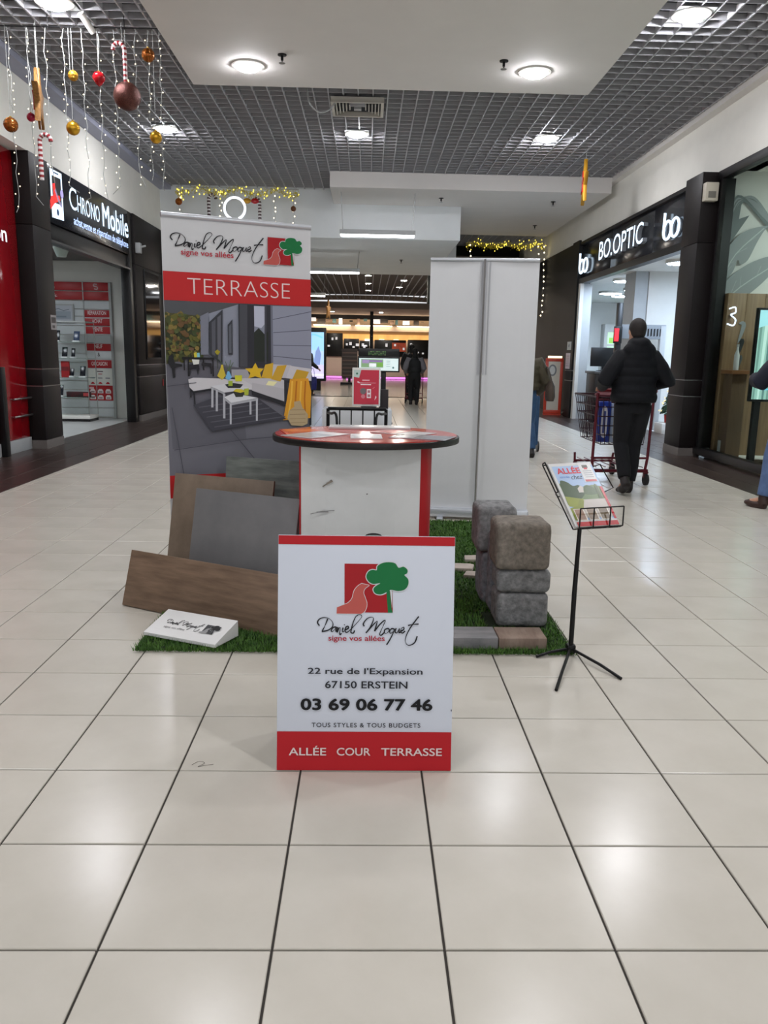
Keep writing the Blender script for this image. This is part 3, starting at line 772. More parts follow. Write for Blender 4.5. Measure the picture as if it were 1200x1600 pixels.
def leaf(pts, mid, col, vein):
    P.poly(Q(spline(pts, 4, True)), col)
    P.stroke(Q(spline(mid, 4)), .014, vein)
    n = len(mid); M_ = spline(mid, 3)
    for k in range(1, len(M_) - 1):
        a = M_[k]; q = min(pts, key=lambda p_: (p_[0] - a[0] - .15) ** 2 + (p_[1] - a[1] - .18) ** 2)
        P.stroke(Q([a, (a[0] * .45 + q[0] * .55, a[1] * .45 + q[1] * .55)]), .004, vein)
G1, G2, G3 = (150, 154, 154), (112, 118, 118), (186, 190, 188)
for k in range(9):
    z0 = 3.34 + .012 * k; x1 = 4.98 + .035 * k
    P.stroke(Q(spline([(4.72, 3.0 + .05 * k), (4.84, z0 + .1), (x1, 3.52 - .045 * k + .05 * (k % 2)), (x1 + .24, 3.34 - .05 * k)], 5)), [.008 + .03 * math.sin(math.pi * i / 15) for i in range(16)], (G2, G1)[k % 2])
P.poly(Q([(4.7, 3.25), (4.86, 3.5), (4.84, 3.25), (4.98, 3.3), (4.76, 2.95)]), G2)
leaf([(4.66, 2.4), (4.68, 2.75), (4.82, 3.0), (5.0, 3.12), (5.25, 3.17), (5.2, 3.1), (5.12, 2.95), (5.02, 2.72), (4.92, 2.66), (4.88, 2.72), (4.82, 2.55)], [(4.68, 2.45), (4.85, 2.8), (5.2, 3.14)], G1, G3)
leaf([(4.62, 2.05), (4.72, 2.4), (4.95, 2.62), (5.25, 2.76), (5.62, 2.82), (5.46, 2.66), (5.25, 2.42), (5.0, 2.2), (4.8, 2.05), (4.66, 1.95)], [(4.66, 2.05), (4.95, 2.36), (5.6, 2.8)], G1, G3)
for k in range(7):
    P.stroke(Q(spline([(4.5, 1.2 + .1 * k), (4.7, 1.55 + .09 * k), (4.92 - .02 * k, 1.35 + .11 * k)], 5)), [.01 + .05 * math.sin(math.pi * i / 10) for i in range(11)], (G2, (60, 64, 66), G1)[k % 3])
leaf([(4.6, .5), (4.66, .9), (4.78, 1.3), (4.9, 1.5), (4.9, 1.2), (4.84, .85), (4.74, .5)], [(4.66, .55), (4.86, 1.4)], (84, 88, 88), G1)
leaf([(4.58, .2), (4.66, .7), (4.8, .95), (4.86, .8), (4.78, .45), (4.68, .2)], [(4.64, .25), (4.8, .85)], G2, G1)
P.obj('leaf_print', t).location = (-4.88, -11.2, 0)
P = Print((4.56, 11.064, 0), (1, 0, 0), (0, 0, 1))
for k in range(6):
    P.stroke(Q(spline([(4.94, .5 + .22 * k), (5.0, .75 + .22 * k), (5.03 - .02 * k, .62 + .25 * k)], 5)), [.01 + .05 * math.sin(math.pi * i / 10) for i in range(11)], (G2, (66, 70, 70), G1)[k % 3])
P.obj('leaf_print', t).location = (-4.88, -11.2, 0)
t = thing('reflected_squiggle', 'small glowing squiggle standing in for a reflection in the leaf window pane', 'reflection', (4.98, 11.03, 1.86))  # glowing tube stands in for a light reflected in the window pane
MB().tube([(x, 0, z) for x, z in spline([(-.05, .2), (.03, .22), (.04, .15), (-.02, .12), (.05, .06), (.03, -.02), (-.06, 0)], 5)], .01, 6).obj('tube', mat('reflection_glow', (225, 236, 255), .4, emit=1.6), t); BX(-.02, .02, 0, .03, .1, .13).obj('bracket', SATIN, t)
t = thing('wood_counter', 'plain oak shelf table with a bottle in the leaf window', 'table', (5.05, 10.85, .05)); BX(-.14, .14, -.14, .2, 1.14, 1.19).obj('top', mat('oak_top', (146, 100, 66), .4, var=.1), t, bevel=.004); BX(-.1, .1, -.08, .18, 0, 1.14).obj('pedestal', mat('dark_oak', (104, 82, 62), .5, var=.1, stretch=(6, 6, 1)), t, bevel=.004)
t = thing('bottle', 'slim white bottle on the oak shelf table', 'bottle', (5.02, 10.85, 1.24)); MB().lathe([(.0, 0), (.035, 0), (.035, .2), (.014, .27), (.014, .31), (0, .31)], seg=14).obj('glass_body', mat('white_ceramic', (220, 224, 222), .2), t, smooth=True); MB().lathe([(.017, .31), (.017, .345), (0, .345)], seg=12).obj('cap', GREYM, t)
t = thing('screen_totem', 'upright video screen showing teal curtains on a black post in the leaf window', 'screen', (5.4, 10.25, .05))
BX(-.46, .46, -.03, .03, .80, 1.98).obj('bezel', SATIN, t, bevel=.01); BX(-.38, -.30, -.03, .04, .02, .8).obj('post', SATIN, t); BX(-.46, .3, -.15, .15, 0, .025).obj('foot', SATIN, t)
P = Print((-.43, -.03, .83), (1, 0, 0), (0, 0, 1), off=.003); P.rect(0, .86, 0, 1.12, (150, 190, 180))
for k in range(14): P.poly([(.06 * k + .01, 0), (.06 * k + .035, 0), (.06 * k + .05 + .02 * math.sin(k), 1.12), (.06 * k + .02, 1.12)], ((110, 150, 140), (196, 226, 216), (90, 130, 126))[k % 3])
P.poly([(0, .9), (.3, 1.0), (.5, 1.12), (0, 1.12)], (170, 226, 236)); P.rect(.1, .6, .12, .14, (110, 200, 230)); P.obj('display', t, SCREEN2)
t = thing('power_socket', 'small grey cable box with a cable low in the leaf window', 'socket', (4.98, 10.95, .05)); BX(-.05, .05, -.03, .03, 0, .22).obj('box', GREYM, t, bevel=.006); MB().tube(spline([(.04, 0, .15), (.12, -.02, .25), (.16, 0, .1), (.1, -.04, .01), (.25, -.1, .006)], 5), .006, 6).obj('cable', PW, t)
for x, y in ((6.6, 9.6), (6.6, 6.6)):  # unseen lamps added to brighten the inside of the leaf window
    t = thing('added_window_disc', 'round white lamp added unseen in the leaf window ceiling, ' + ('by the panelling' if y > 8 else 'away from the panelling'), 'ceiling light', (x, y, 3.87))
    MB().lathe([(.2, 0), (.2, -.03), (.18, -.035)], seg=18).obj('rim', WHITE, t); MB().lathe([(.18, -.036), (0, -.037)], seg=18).obj('diffuser', mat('added_window_diffuser', (236, 250, 248), .5, emit=210), t)

# ================================================================== CEILING FIXTURES
rim_me = MB().lathe([(.19, .0), (.19, -.012), (.155, -.02), (.145, .0)], seg=28, caps=False).mesh('rim', WHITE, smooth=True)
cup_me = MB().lathe([(.145, .004), (.14, .04), (.13, .06), (0, .06)], seg=24, caps=False).mesh('housing', GREYM, smooth=True)
dome = lambda m_: MB().lathe([(.135, -.002), (.13, -.016), (.105, -.03), (.06, -.038), (0, -.04)], seg=16, caps=False).mesh('diffuser', m_, smooth=True)
dif_me, rdif_me, wdif_me = dome(LAMPM), dome(RLAMPM), dome(WLAMPM)
sq_me = BX(-.19, .19, -.19, .19, -.004, .004).mesh('mounting_plate', GREYM)
lights = [(-1.42, 9.97, 4.60, 'on the white raft, above the patio banner side'), (1.89, 9.93, 4.60, 'on the white raft, above the white banner side'),
          (-1.25, 5.75, 4.60, 'on the white raft overhead by the phone shop side'), (1.5, 5.75, 4.60, 'on the white raft overhead by the optician side'),
          (-1.42, 1.0, 4.60, 'on the white raft far behind the viewer, phone shop side'), (1.89, 1.0, 4.60, 'on the white raft far behind the viewer, optician side'),
          (-3.2, 13.35, ZC, 'in the grid near the hanging gold ball'), (-.21, 13.37, ZC, 'in the grid just past the air diffuser'), (2.79, 13.35, ZC, 'in the grid nearest the gold hanging star'),
          (3.21, 8.71, ZC, 'in the grid beside the raft towards the leaf window'), (-3.19, 8.85, ZC, 'in the grid over the light curtain'),
          (3.21, 4.2, ZC, 'in the grid overhead, leaf window side'), (-3.19, 4.2, ZC, 'in the grid overhead, red shopfront side'), (3.21, -.3, ZC, 'in the grid behind the viewer, leaf window side'), (-3.19, -.3, ZC, 'in the grid behind the viewer, red shopfront side')]
for x, y, z, wds in lights:
    t = thing('downlight', 'round recessed downlight ' + wds, 'ceiling light', (x, y, z), group='mall downlights')
    link('rim', rim_me, t); link('housing', cup_me, t, (0, 0, -.02)); link('diffuser', (wdif_me if x > 1 else dif_me) if z > 4.7 else rdif_me, t, (0, 0, -.02))
    if z > 4.7: link('mounting_plate', sq_me, t, (0, 0, -.002))
fl_me = MB().lathe([(.12, .0), (.12, -.015), (.1, -.02)], seg=16).mesh('rim', WHITE); fd_me = MB().lathe([(.1, -.021), (0, -.022)], seg=14).mesh('diffuser', mat('far_diffuser', (255, 246, 234), .5, emit=650))
far = [(.0, 27.3, 'nearest of the straight row'), (.0, 30.2, 'second of the straight row'), (.0, 33.4, 'furthest of the straight row'), (1.28, 26.1, 'nearest of the slanted row'), (1.25, 28.8, 'second of the slanted row'), (1.2, 31.6, 'furthest of the slanted row')]
for x, y, wds in far:
    t = thing('far_downlight', 'small far ceiling downlight, ' + wds, 'ceiling light', (x, y, 3.95), group='far downlights')
    link('rim', fl_me, t); link('diffuser', fd_me, t)
for x, y, wds in ((-1.9, 43.5, 'near the wall screen'), (.7, 43.5, 'over the map totem')):
    t = thing('far_downlight', 'small downlight in the brown far soffit, ' + wds, 'ceiling light', (x, y, 3.60)); link('rim', fl_me, t); link('diffuser', fd_me, t)

def pendant(label, x0, x1, y, z, zt):
    t = thing('linear_pendant', label, 'ceiling light', ((x0 + x1) / 2, y, z)); a = (x1 - x0) / 2
    BX(-a, a, -.09, .09, .03, .12).obj('housing', GREYM, t, bevel=.006); BX(-a + .02, a - .02, -.08, .08, .0, .03).obj('diffuser', TUBEM, t, bevel=.004)
    for s_ in (-1, 1): MB().tube([(s_ * (a - .06), 0, .12), (s_ * (a - .02), 0, zt - z)], .008, 6).obj('cable', STEEL, t)
pendant('long linear pendant lamp hanging below the white beam', -.58, .92, 16.5, 3.66, 4.49)
pendant('second linear pendant lamp, under the grey bulkhead past the patio banner', -1.75, -.21, 20.0, 3.28, 3.80)
pendant('furthest short linear pendant lamp beside the patio banner edge', -2.9, -1.46, 28.0, 3.28, 3.95)

def sprinkler(x, y, z, wds):
    t = thing('sprinkler', 'small ceiling sprinkler ' + wds, 'sprinkler', (x, y, z), group='ceiling sprinklers')
    MB().lathe([(.05, 0), (.05, -.01), (.015, -.015), (.015, -.06), (0, -.06)], seg=12).obj('stem', SATIN, t, smooth=True)
    MB().lathe([(.035, -.085), (.035, -.09), (0, -.09)], seg=12).obj('deflector', STEEL, t); MB().box(-.004, .004, -.018, .018, -.088, -.055).obj('yoke', SATIN, t)
for a in ((-.99, 9.61, 4.60, 'on the raft, patio banner side'), (1.48, 9.61, 4.60, 'on the raft, white banner side'), (1.45, 16.9, 4.49, 'under the beam beside the linear pendant'), (3.75, 17.0, 4.49, 'under the beam near the gold star'), (4.0, 20.0, 4.49, 'under the beam furthest back'), (.85, 21.5, 3.80, 'under the grey bulkhead')):
    sprinkler(*a)
t = thing('air_diffuser', 'square white air diffuser hanging under the grid ceiling', 'air vent', (-.18, 11.85, 4.70))
m = MB()
for a in ((-.36, .36, -.34, -.30), (-.36, .36, .30, .34), (-.36, -.32, -.30, .30), (.32, .36, -.30, .30)): m.box(a[0], a[1], a[2], a[3], -.02, .05)
m.obj('frame', mat('dusty_white', (196, 192, 182), .6), t); BX(-.31, .31, -.29, .29, .04, .07).obj('back_box', PLENUM, t)
for s_ in (-1, 1):
    for k in range(5): BX(s_ * (.29 - .045 * k) - .008, s_ * (.29 - .045 * k) + .008, -.26 + .035 * k, .26 - .035 * k, -.015 + .006 * k, .04).obj('fin', mat('dusty_white', (196, 192, 182), .6), t)
for k in range(4): BX(-.1, .1, -.27 + .05 * k, -.255 + .05 * k, -.01, .03).obj('fin', BLADE, t)
BX(-.05, .05, -.04, .04, -.02, .03).obj('hub', GREYM, t)
for s_ in (-.3, .3): MB().tube([(s_, 0, .06), (s_, 0, .12)], .01, 6).obj('hanger', STEEL, t)
t = thing('ceiling_cable', 'loose grey cable looping below the grid beside the air diffuser', 'cable', (-.75, 11.4, 4.8)); MB().tube(spline([(-.1, 0, .0), (-.06, 0, -.18), (.06, .05, -.27), (.2, .1, -.22), (.28, .2, -.08)], 6), .011, 6).obj('wire', GREYM, t)
t = thing('ceiling_spot', 'small white tubular spot under the grid beside the first downlight', 'spotlight', (-3.0, 9.05, 4.77)); MB().tube([(0, 0, -.02), (.07, .16, -.14)], .035, 12).obj('barrel', WHITE, t); MB().tube([(0, 0, 0.03), (.02, .04, -.05)], .012, 6).obj('stem', GREYM, t)

# ================================================================== CHRISTMAS DECORATIONS
WIRE = mat('pale_wire', (170, 172, 170), .5)
t = thing('suspension_wire', 'thin dark wire strung under the grid that carries the light curtain', 'wire', (-3.1, 9.2, 4.66))
MB().tube([(-1.1, 0, 0), (.95, 0, .02)], .006, 6).obj('wire', SATIN, t)
for x in (-1.08, -.3, .5, .93): MB().tube([(x, 0, 0), (x, 0, .13)], .005, 5).obj('hanger', SATIN, t)
ORD = ['first', 'second', 'third', 'fourth', 'fifth', 'sixth', 'seventh', 'eighth', 'ninth', 'tenth', 'eleventh', 'twelfth', 'thirteenth']
strings = [(-4.08, 2.86), (-3.82, 2.84), (-3.62, 2.92), (-3.44, 3.15), (-3.25, 3.06), (-3.05, 2.96), (-2.88, 3.0), (-2.72, 3.05), (-2.5, 3.12), (-2.36, 3.2), (-2.24, 3.1)]
rr = random.Random(11)
def light_string(x, y, z0, z1, label, group, r=.0065, step=.085, bm_=BULB):
    t = thing('light_string', label, 'light string', (x, y, z0), 0, group)
    n = int((z0 - z1) / .12); path = [(0.012 * math.sin(k * 2.1 + x * 7), .012 * math.cos(k * 1.7), -.12 * k) for k in range(n + 1)] + [(rr.uniform(-.1, .1), 0, -(z0 - z1) - .03)]
    MB().tube(path, .0035, 4).obj('wire', WIRE, t)
    m = MB(); k = .1
    while k < z0 - z1:
        m.octa((rr.uniform(-.028, .028), rr.uniform(-.02, .02), -k), r); k += step * rr.uniform(.6, 1.5)
    o = m.obj('bulbs', bm_, t); o['kind'] = 'stuff'
for k, (x, zb) in enumerate(strings):
    light_string(x, 9.2, 4.66, zb, 'warm light string, %s along the hanging wire counted from the red shopfront' % ORD[k], 'warm light strings over the phone shop')
def bauble(name, x, y, z, r, m, label, ztop, drop=False, net=None, cat='bauble'):
    t = thing(name, label, cat, (x, y, z))
    b = MB()
    if drop: b.lathe([(0, -1.25 * r), (.5 * r, -.85 * r), (.95 * r, -.2 * r), (r, .25 * r), (.75 * r, .75 * r), (.25 * r, 1.0 * r), (0, 1.02 * r)], seg=20)
    else: b.ball((0, 0, 0), r, seg=24, rings=14)
    b.obj('ball', m, t, smooth=True)
    if net:
        q = MB()
        for a in range(6):
            q.tube([(r * 1.015 * math.cos(k * .35) * math.cos(a * .524), r * 1.015 * math.cos(k * .35) * math.sin(a * .524), r * 1.015 * math.sin(k * .35)) for k in range(18)], r * .04, 4, closed=True)
        for zz in (-.5, 0, .5):
            q.tube([(r * 1.02 * math.sqrt(1 - zz * zz) * math.cos(k * .4), r * 1.02 * math.sqrt(1 - zz * zz) * math.sin(k * .4), r * zz) for k in range(16)], r * .04, 4, closed=True)
        q.obj('wire_net', net, t)
    MB().lathe([(r * .18, r * .95), (r * .18, r * 1.15), (0, r * 1.15)], seg=10).obj('cap', mat('gold_cap', (200, 160, 60), .3, metal=.8), t)
    MB().tube([(0, 0, r * 1.1), (0, 0, ztop - z)], .003, 4).obj('cord', WIRE, t)
GOLD = mat('gold_bauble', (206, 156, 44), .28, metal=.75); GOLDM = mat('matte_gold', (190, 140, 40), .5, metal=.4)
COPPER = mat('copper_bauble', (190, 104, 40), .3, metal=.6, rgb2=(120, 60, 20), scale=30)
REDB = mat('red_bauble', (170, 20, 30), .15); BROWNG = mat('brown_glitter', (112, 66, 58), .35, metal=.55, rgb2=(76, 44, 40), scale=90, bump=.5, bscale=160)
DARKG = mat('dark_gold_net', (120, 76, 20), .4, metal=.7)
bauble('bauble', -2.6, 9.2, 4.01, .142, BROWNG, 'large brown glitter bauble hanging among the lights over the phone shop', 4.66)
bauble('bauble', -3.19, 9.2, 3.68, .07, GOLD, 'plain gold bauble hanging in front of the cream bulkhead by the phone sign', 4.66)
bauble('bauble', -2.31, 9.2, 3.61, .064, GOLD, 'plain gold bauble hanging lowest at the far end of the light curtain', 4.66)
bauble('bauble', -2.36, 9.2, 4.42, .066, COPPER, 'copper netted bauble highest beside the white raft', 4.66, net=DARKG)
bauble('bauble', -3.85, 9.2, 3.7, .072, COPPER, 'copper netted bauble above the red shopfront', 4.66, net=DARKG)
bauble('bauble', -3.16, 9.2, 4.2, .05, GOLDM, 'small gold wire-net bauble beside the red drop', 4.66, net=GOLDM)
bauble('bauble', -2.89, 9.2, 4.18, .066, REDB, 'glossy red drop-shaped bauble under the grid', 4.66, drop=True)
bauble('bauble', -3.63, 9.2, 3.78, .045, mat('dark_red_bauble', (150, 20, 50), .3), 'small dark red bauble beside the gold hanging star over the red shopfront', 4.66)
CANE_R = mat('cane_red', (150, 40, 46), .4); CANE_W = mat('cane_white', (226, 220, 220), .4)
def cane(x, y, ztop, L, rad, ceil_z, label, dark=False, flip=1):
    t = thing('candy_cane', label, 'candy cane', (x, y, ztop - L))
    path = [(0, 0, 0)] + [(0, 0, L * .78 * k / 10) for k in range(1, 11)] + [(-flip * L * .12 * (1 - math.cos(a)), 0, L * .78 + L * .14 * math.sin(a)) for a in (.5, 1., 1.57, 2.1, 2.6, 3.1)]
    P_ = spline(path, 3); m = MB()
    for k in range(len(P_) - 1): m.tube([P_[k], P_[k + 1]], rad, 8, (k // 2) % 2, caps=True)
    m.obj('stick', [CANE_W, mat('cane_dark', (70, 44, 50), .4) if dark else CANE_R], t, smooth=True)
    MB().tube([(-flip * L * .05, 0, L * .9), (-flip * L * .05, 0, ceil_z - ztop + L)], .003, 4).obj('cord', WIRE, t)
cane(-2.60, 9.17, 4.56, .5, .022, 4.72, 'red and white candy cane hanging above the large brown bauble')
cane(-3.555, 9.2, 3.65, .5, .024, 4.72, 'red and white candy cane hanging in front of the clad pillar', flip=-1)
def star(x, y, zc, h, ceil_z, label, red=True, m_=None, U=(.18, 1, 0)):
    t = thing('hanging_star', label, 'ornament', (x, y, zc))
    pts = []
    for k in range(10):
        a = math.pi / 2 + k * math.pi / 5; r = h / 2 * (1 if k % 2 == 0 else .45); pts.append((r * math.cos(a), r * math.sin(a)))
    Uv = Vector(U).normalized(); Nv = Vector((Uv.y, -Uv.x, 0))
    MB().prism(Nv * -.03, Uv, (0, 0, 1), Nv, pts, .06).obj('star_body', m_ or GOLDM, t, bevel=.008)
    if red: MB().prism(Nv * -.045, Uv, (0, 0, 1), Nv, [(p * .5, q * .5) for p, q in pts], .02).obj('red_centre', REDB, t)
    MB().tube([(0, 0, h / 2 - .01), (0, 0, ceil_z - zc)], .004, 4).obj('cord', WIRE, t)
star(-3.56, 9.25, 3.97, .64, 4.72, 'bronze hanging star turned edge on above the red shopfront', True, mat('bronze_tinsel', (150, 106, 52), .6, var=.4, scale=40, bump=.6, bscale=60), U=(-.28, 1, 0))
star(3.6, 14.0, 4.235, .78, 4.78, 'gold hanging star turned edge on near the optician bulkhead')

def garland(name, label, x0, x1, y, z, seed, nlight=60, sag=.1):
    t = thing(name, label, 'garland', ((x0 + x1) / 2, y, z)); a = (x1 - x0) / 2; r_ = random.Random(seed); m = MB(); b = MB()
    for k in range(900):
        s_ = r_.uniform(-a, a); zz = -sag * abs(math.sin(s_ * 4)) + r_.gauss(0, .035); yy = r_.gauss(0, .05); c = Vector((s_, yy, zz))
        d1 = Vector((r_.gauss(0, 1), r_.gauss(0, 1), r_.gauss(0, 1))).normalized() * .045; d2 = d1.orthogonal().normalized() * .01
        m.add([c - d2, c + d2, c + d1], [(0, 1, 2)])
    for k in range(nlight):
        s_ = r_.uniform(-a, a); b.octa((s_, r_.gauss(0, .07) - .05, -sag * abs(math.sin(s_ * 4)) + r_.gauss(0, .06)), .016)
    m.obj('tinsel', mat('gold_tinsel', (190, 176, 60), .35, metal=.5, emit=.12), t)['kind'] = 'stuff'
    b.obj('bulbs', GOLDB, t)['kind'] = 'stuff'
    MB().tube([(-a, 0, .0), (a, 0, .0)], .008, 5).obj('wire', WIRE, t)
    for s_ in (-a + .05, 0, a - .05): MB().tube([(s_, 0, 0), (s_, 0, 4.80 - z)], .005, 4).obj('hanger', WIRE, t)
garland('tinsel_garland', 'gold tinsel garland with lights above the patio banner', -3.95, -1.45, 17.2, 4.64, 4)
garland('tinsel_garland', 'gold tinsel garland with lights above the white banner', 2.6, 4.7, 21.95, 4.34, 5, 80)
bauble('bauble', -3.9, 17.2, 4.36, .07, COPPER, 'small copper bauble under the garland, at the banner corner nearest the phone shop', 4.64)
bauble('bauble', -1.56, 17.2, 4.27, .055, mat('brown_bauble', (110, 64, 36), .4), 'small brown bauble under the end of the garland, above the banner rail', 4.64)
cane(-3.29, 17.2, 4.56, .62, .035, 4.64, 'dark striped candy cane under the garland, beside the glowing ring', True, -1)
cane(-2.25, 17.2, 4.5, .6, .035, 4.64, 'dark striped candy cane with a red bow, under the garland', True)
t = thing('ribbon_bow', 'red and gold ribbon bow next to the dark candy cane', 'bow', (-2.42, 17.17, 4.4))
for s_ in (-1, 1): MB().ball((s_ * .08, 0, 0), .08, .03, .055, 10, 8).obj('loop', REDB if s_ > 0 else GOLDM, t, smooth=True)
MB().tube([(0, 0, 0), (0, 0, .24)], .004, 4).obj('cord', WIRE, t)
t = thing('glowing_ring', 'glowing white neon ring hanging just above the patio banner', 'neon ring', (-2.73, 17.0, 4.22))
MB().tube([(.21 * math.cos(a), 0, .21 * math.sin(a)) for a in [-1.2 + (2 * math.pi - .75) * k / 30 for k in range(31)]], .024, 8).obj('tube', mat('ring_neon', (238, 244, 255), .4, emit=1.6), t, smooth=True)
MB().tube([(0, 0, .21), (0, 0, .55)], .004, 4).obj('cord', WIRE, t); MB().box(-.3, .26, -.04, .04, -.28, -.22).obj('base_bar', mat('ring_neon', (238, 244, 255)), t, bevel=.02)
for k, (x, zb) in enumerate([(-3.9, 4.15), (-3.05, 4.0), (-1.95, 3.95), (-1.55, 3.9)]):
    light_string(x, 17.25, 4.62, zb, 'short warm light string, %s of the row behind the patio banner' % ORD[k], 'light strings behind the patio banner', .014, .1)
for k, (x, zb) in enumerate([(2.7, 3.9), (4.5, 2.5), (4.68, 2.45)]):
    light_string(x, 21.9, 4.36, zb, ['short light string at the corner of the garland over the white banner', 'long light string nearest the white banner edge, before the dark wall', 'long light string against the dark wall beyond the white banner'][k], 'light strings beyond the white banner', .02, .13)

# ================================================================== THE DISPLAY STAND
# --- grass mat
t = thing('grass_mat', 'green artificial grass mat under the stone and tile samples', 'mat', (0, 0, 0))
GX0, GX1, GY0, GY1 = -1.05, .985, 3.44, 6.42
BX(GX0, GX1, GY0 + .03, GY1, 0, .008).obj('backing', mat('grass_backing', (26, 42, 18), .9), t)
nb = 85000
gx = rng.uniform(GX0, GX1, nb * 2); gy = GY0 + (GY1 - GY0) * rng.uniform(0, 1, nb * 2) ** 1.25
front = GY0 + 0.03 * np.sin(gx * 9) * .4 - .02 + .02 * (gx + 1) * 0
keep = gy > front
def cut(x0, x1, y0, y1):
    global keep
    keep &= ~((gx > x0) & (gx < x1) & (gy > y0) & (gy < y1))
cut(.38, .86, 3.5, 3.68); cut(.62, .93, 3.78, 4.05); cut(.66, .82, 5.08, 5.2); cut(.45, .71, 4.86, 4.98); cut(.36, .56, 4.67, 4.77); cut(.62, .79, 4.69, 4.79); cut(-.34, .34, 3.95, 4.5)
gx, gy = gx[keep][:nb], gy[keep][:nb]; nb = len(gx)
ang = rng.uniform(0, 2 * np.pi, nb); hh = rng.uniform(.014, .034, nb); wd = .0022 + .0012 * (gy - 3.4); ln = rng.uniform(.3, .9, nb) * hh
ux, uy = np.cos(ang), np.sin(ang)
V = np.empty((nb, 3, 3)); V[:, 0] = np.stack([gx - ux * wd, gy - uy * wd, 0 * gx + .006], 1); V[:, 1] = np.stack([gx + ux * wd, gy + uy * wd, 0 * gx + .006], 1)
V[:, 2] = np.stack([gx - uy * ln, gy + ux * ln, hh], 1)
me = bpy.data.meshes.new('grass_blades'); me.from_pydata(V.reshape(-1, 3).tolist(), [], np.arange(nb * 3).reshape(-1, 3).tolist())
me.materials.append(mat('grass_blade', (46, 88, 22), .6, rgb2=(74, 114, 32), scale=14, detail=2))
link('blades', me, t)['kind'] = 'stuff'

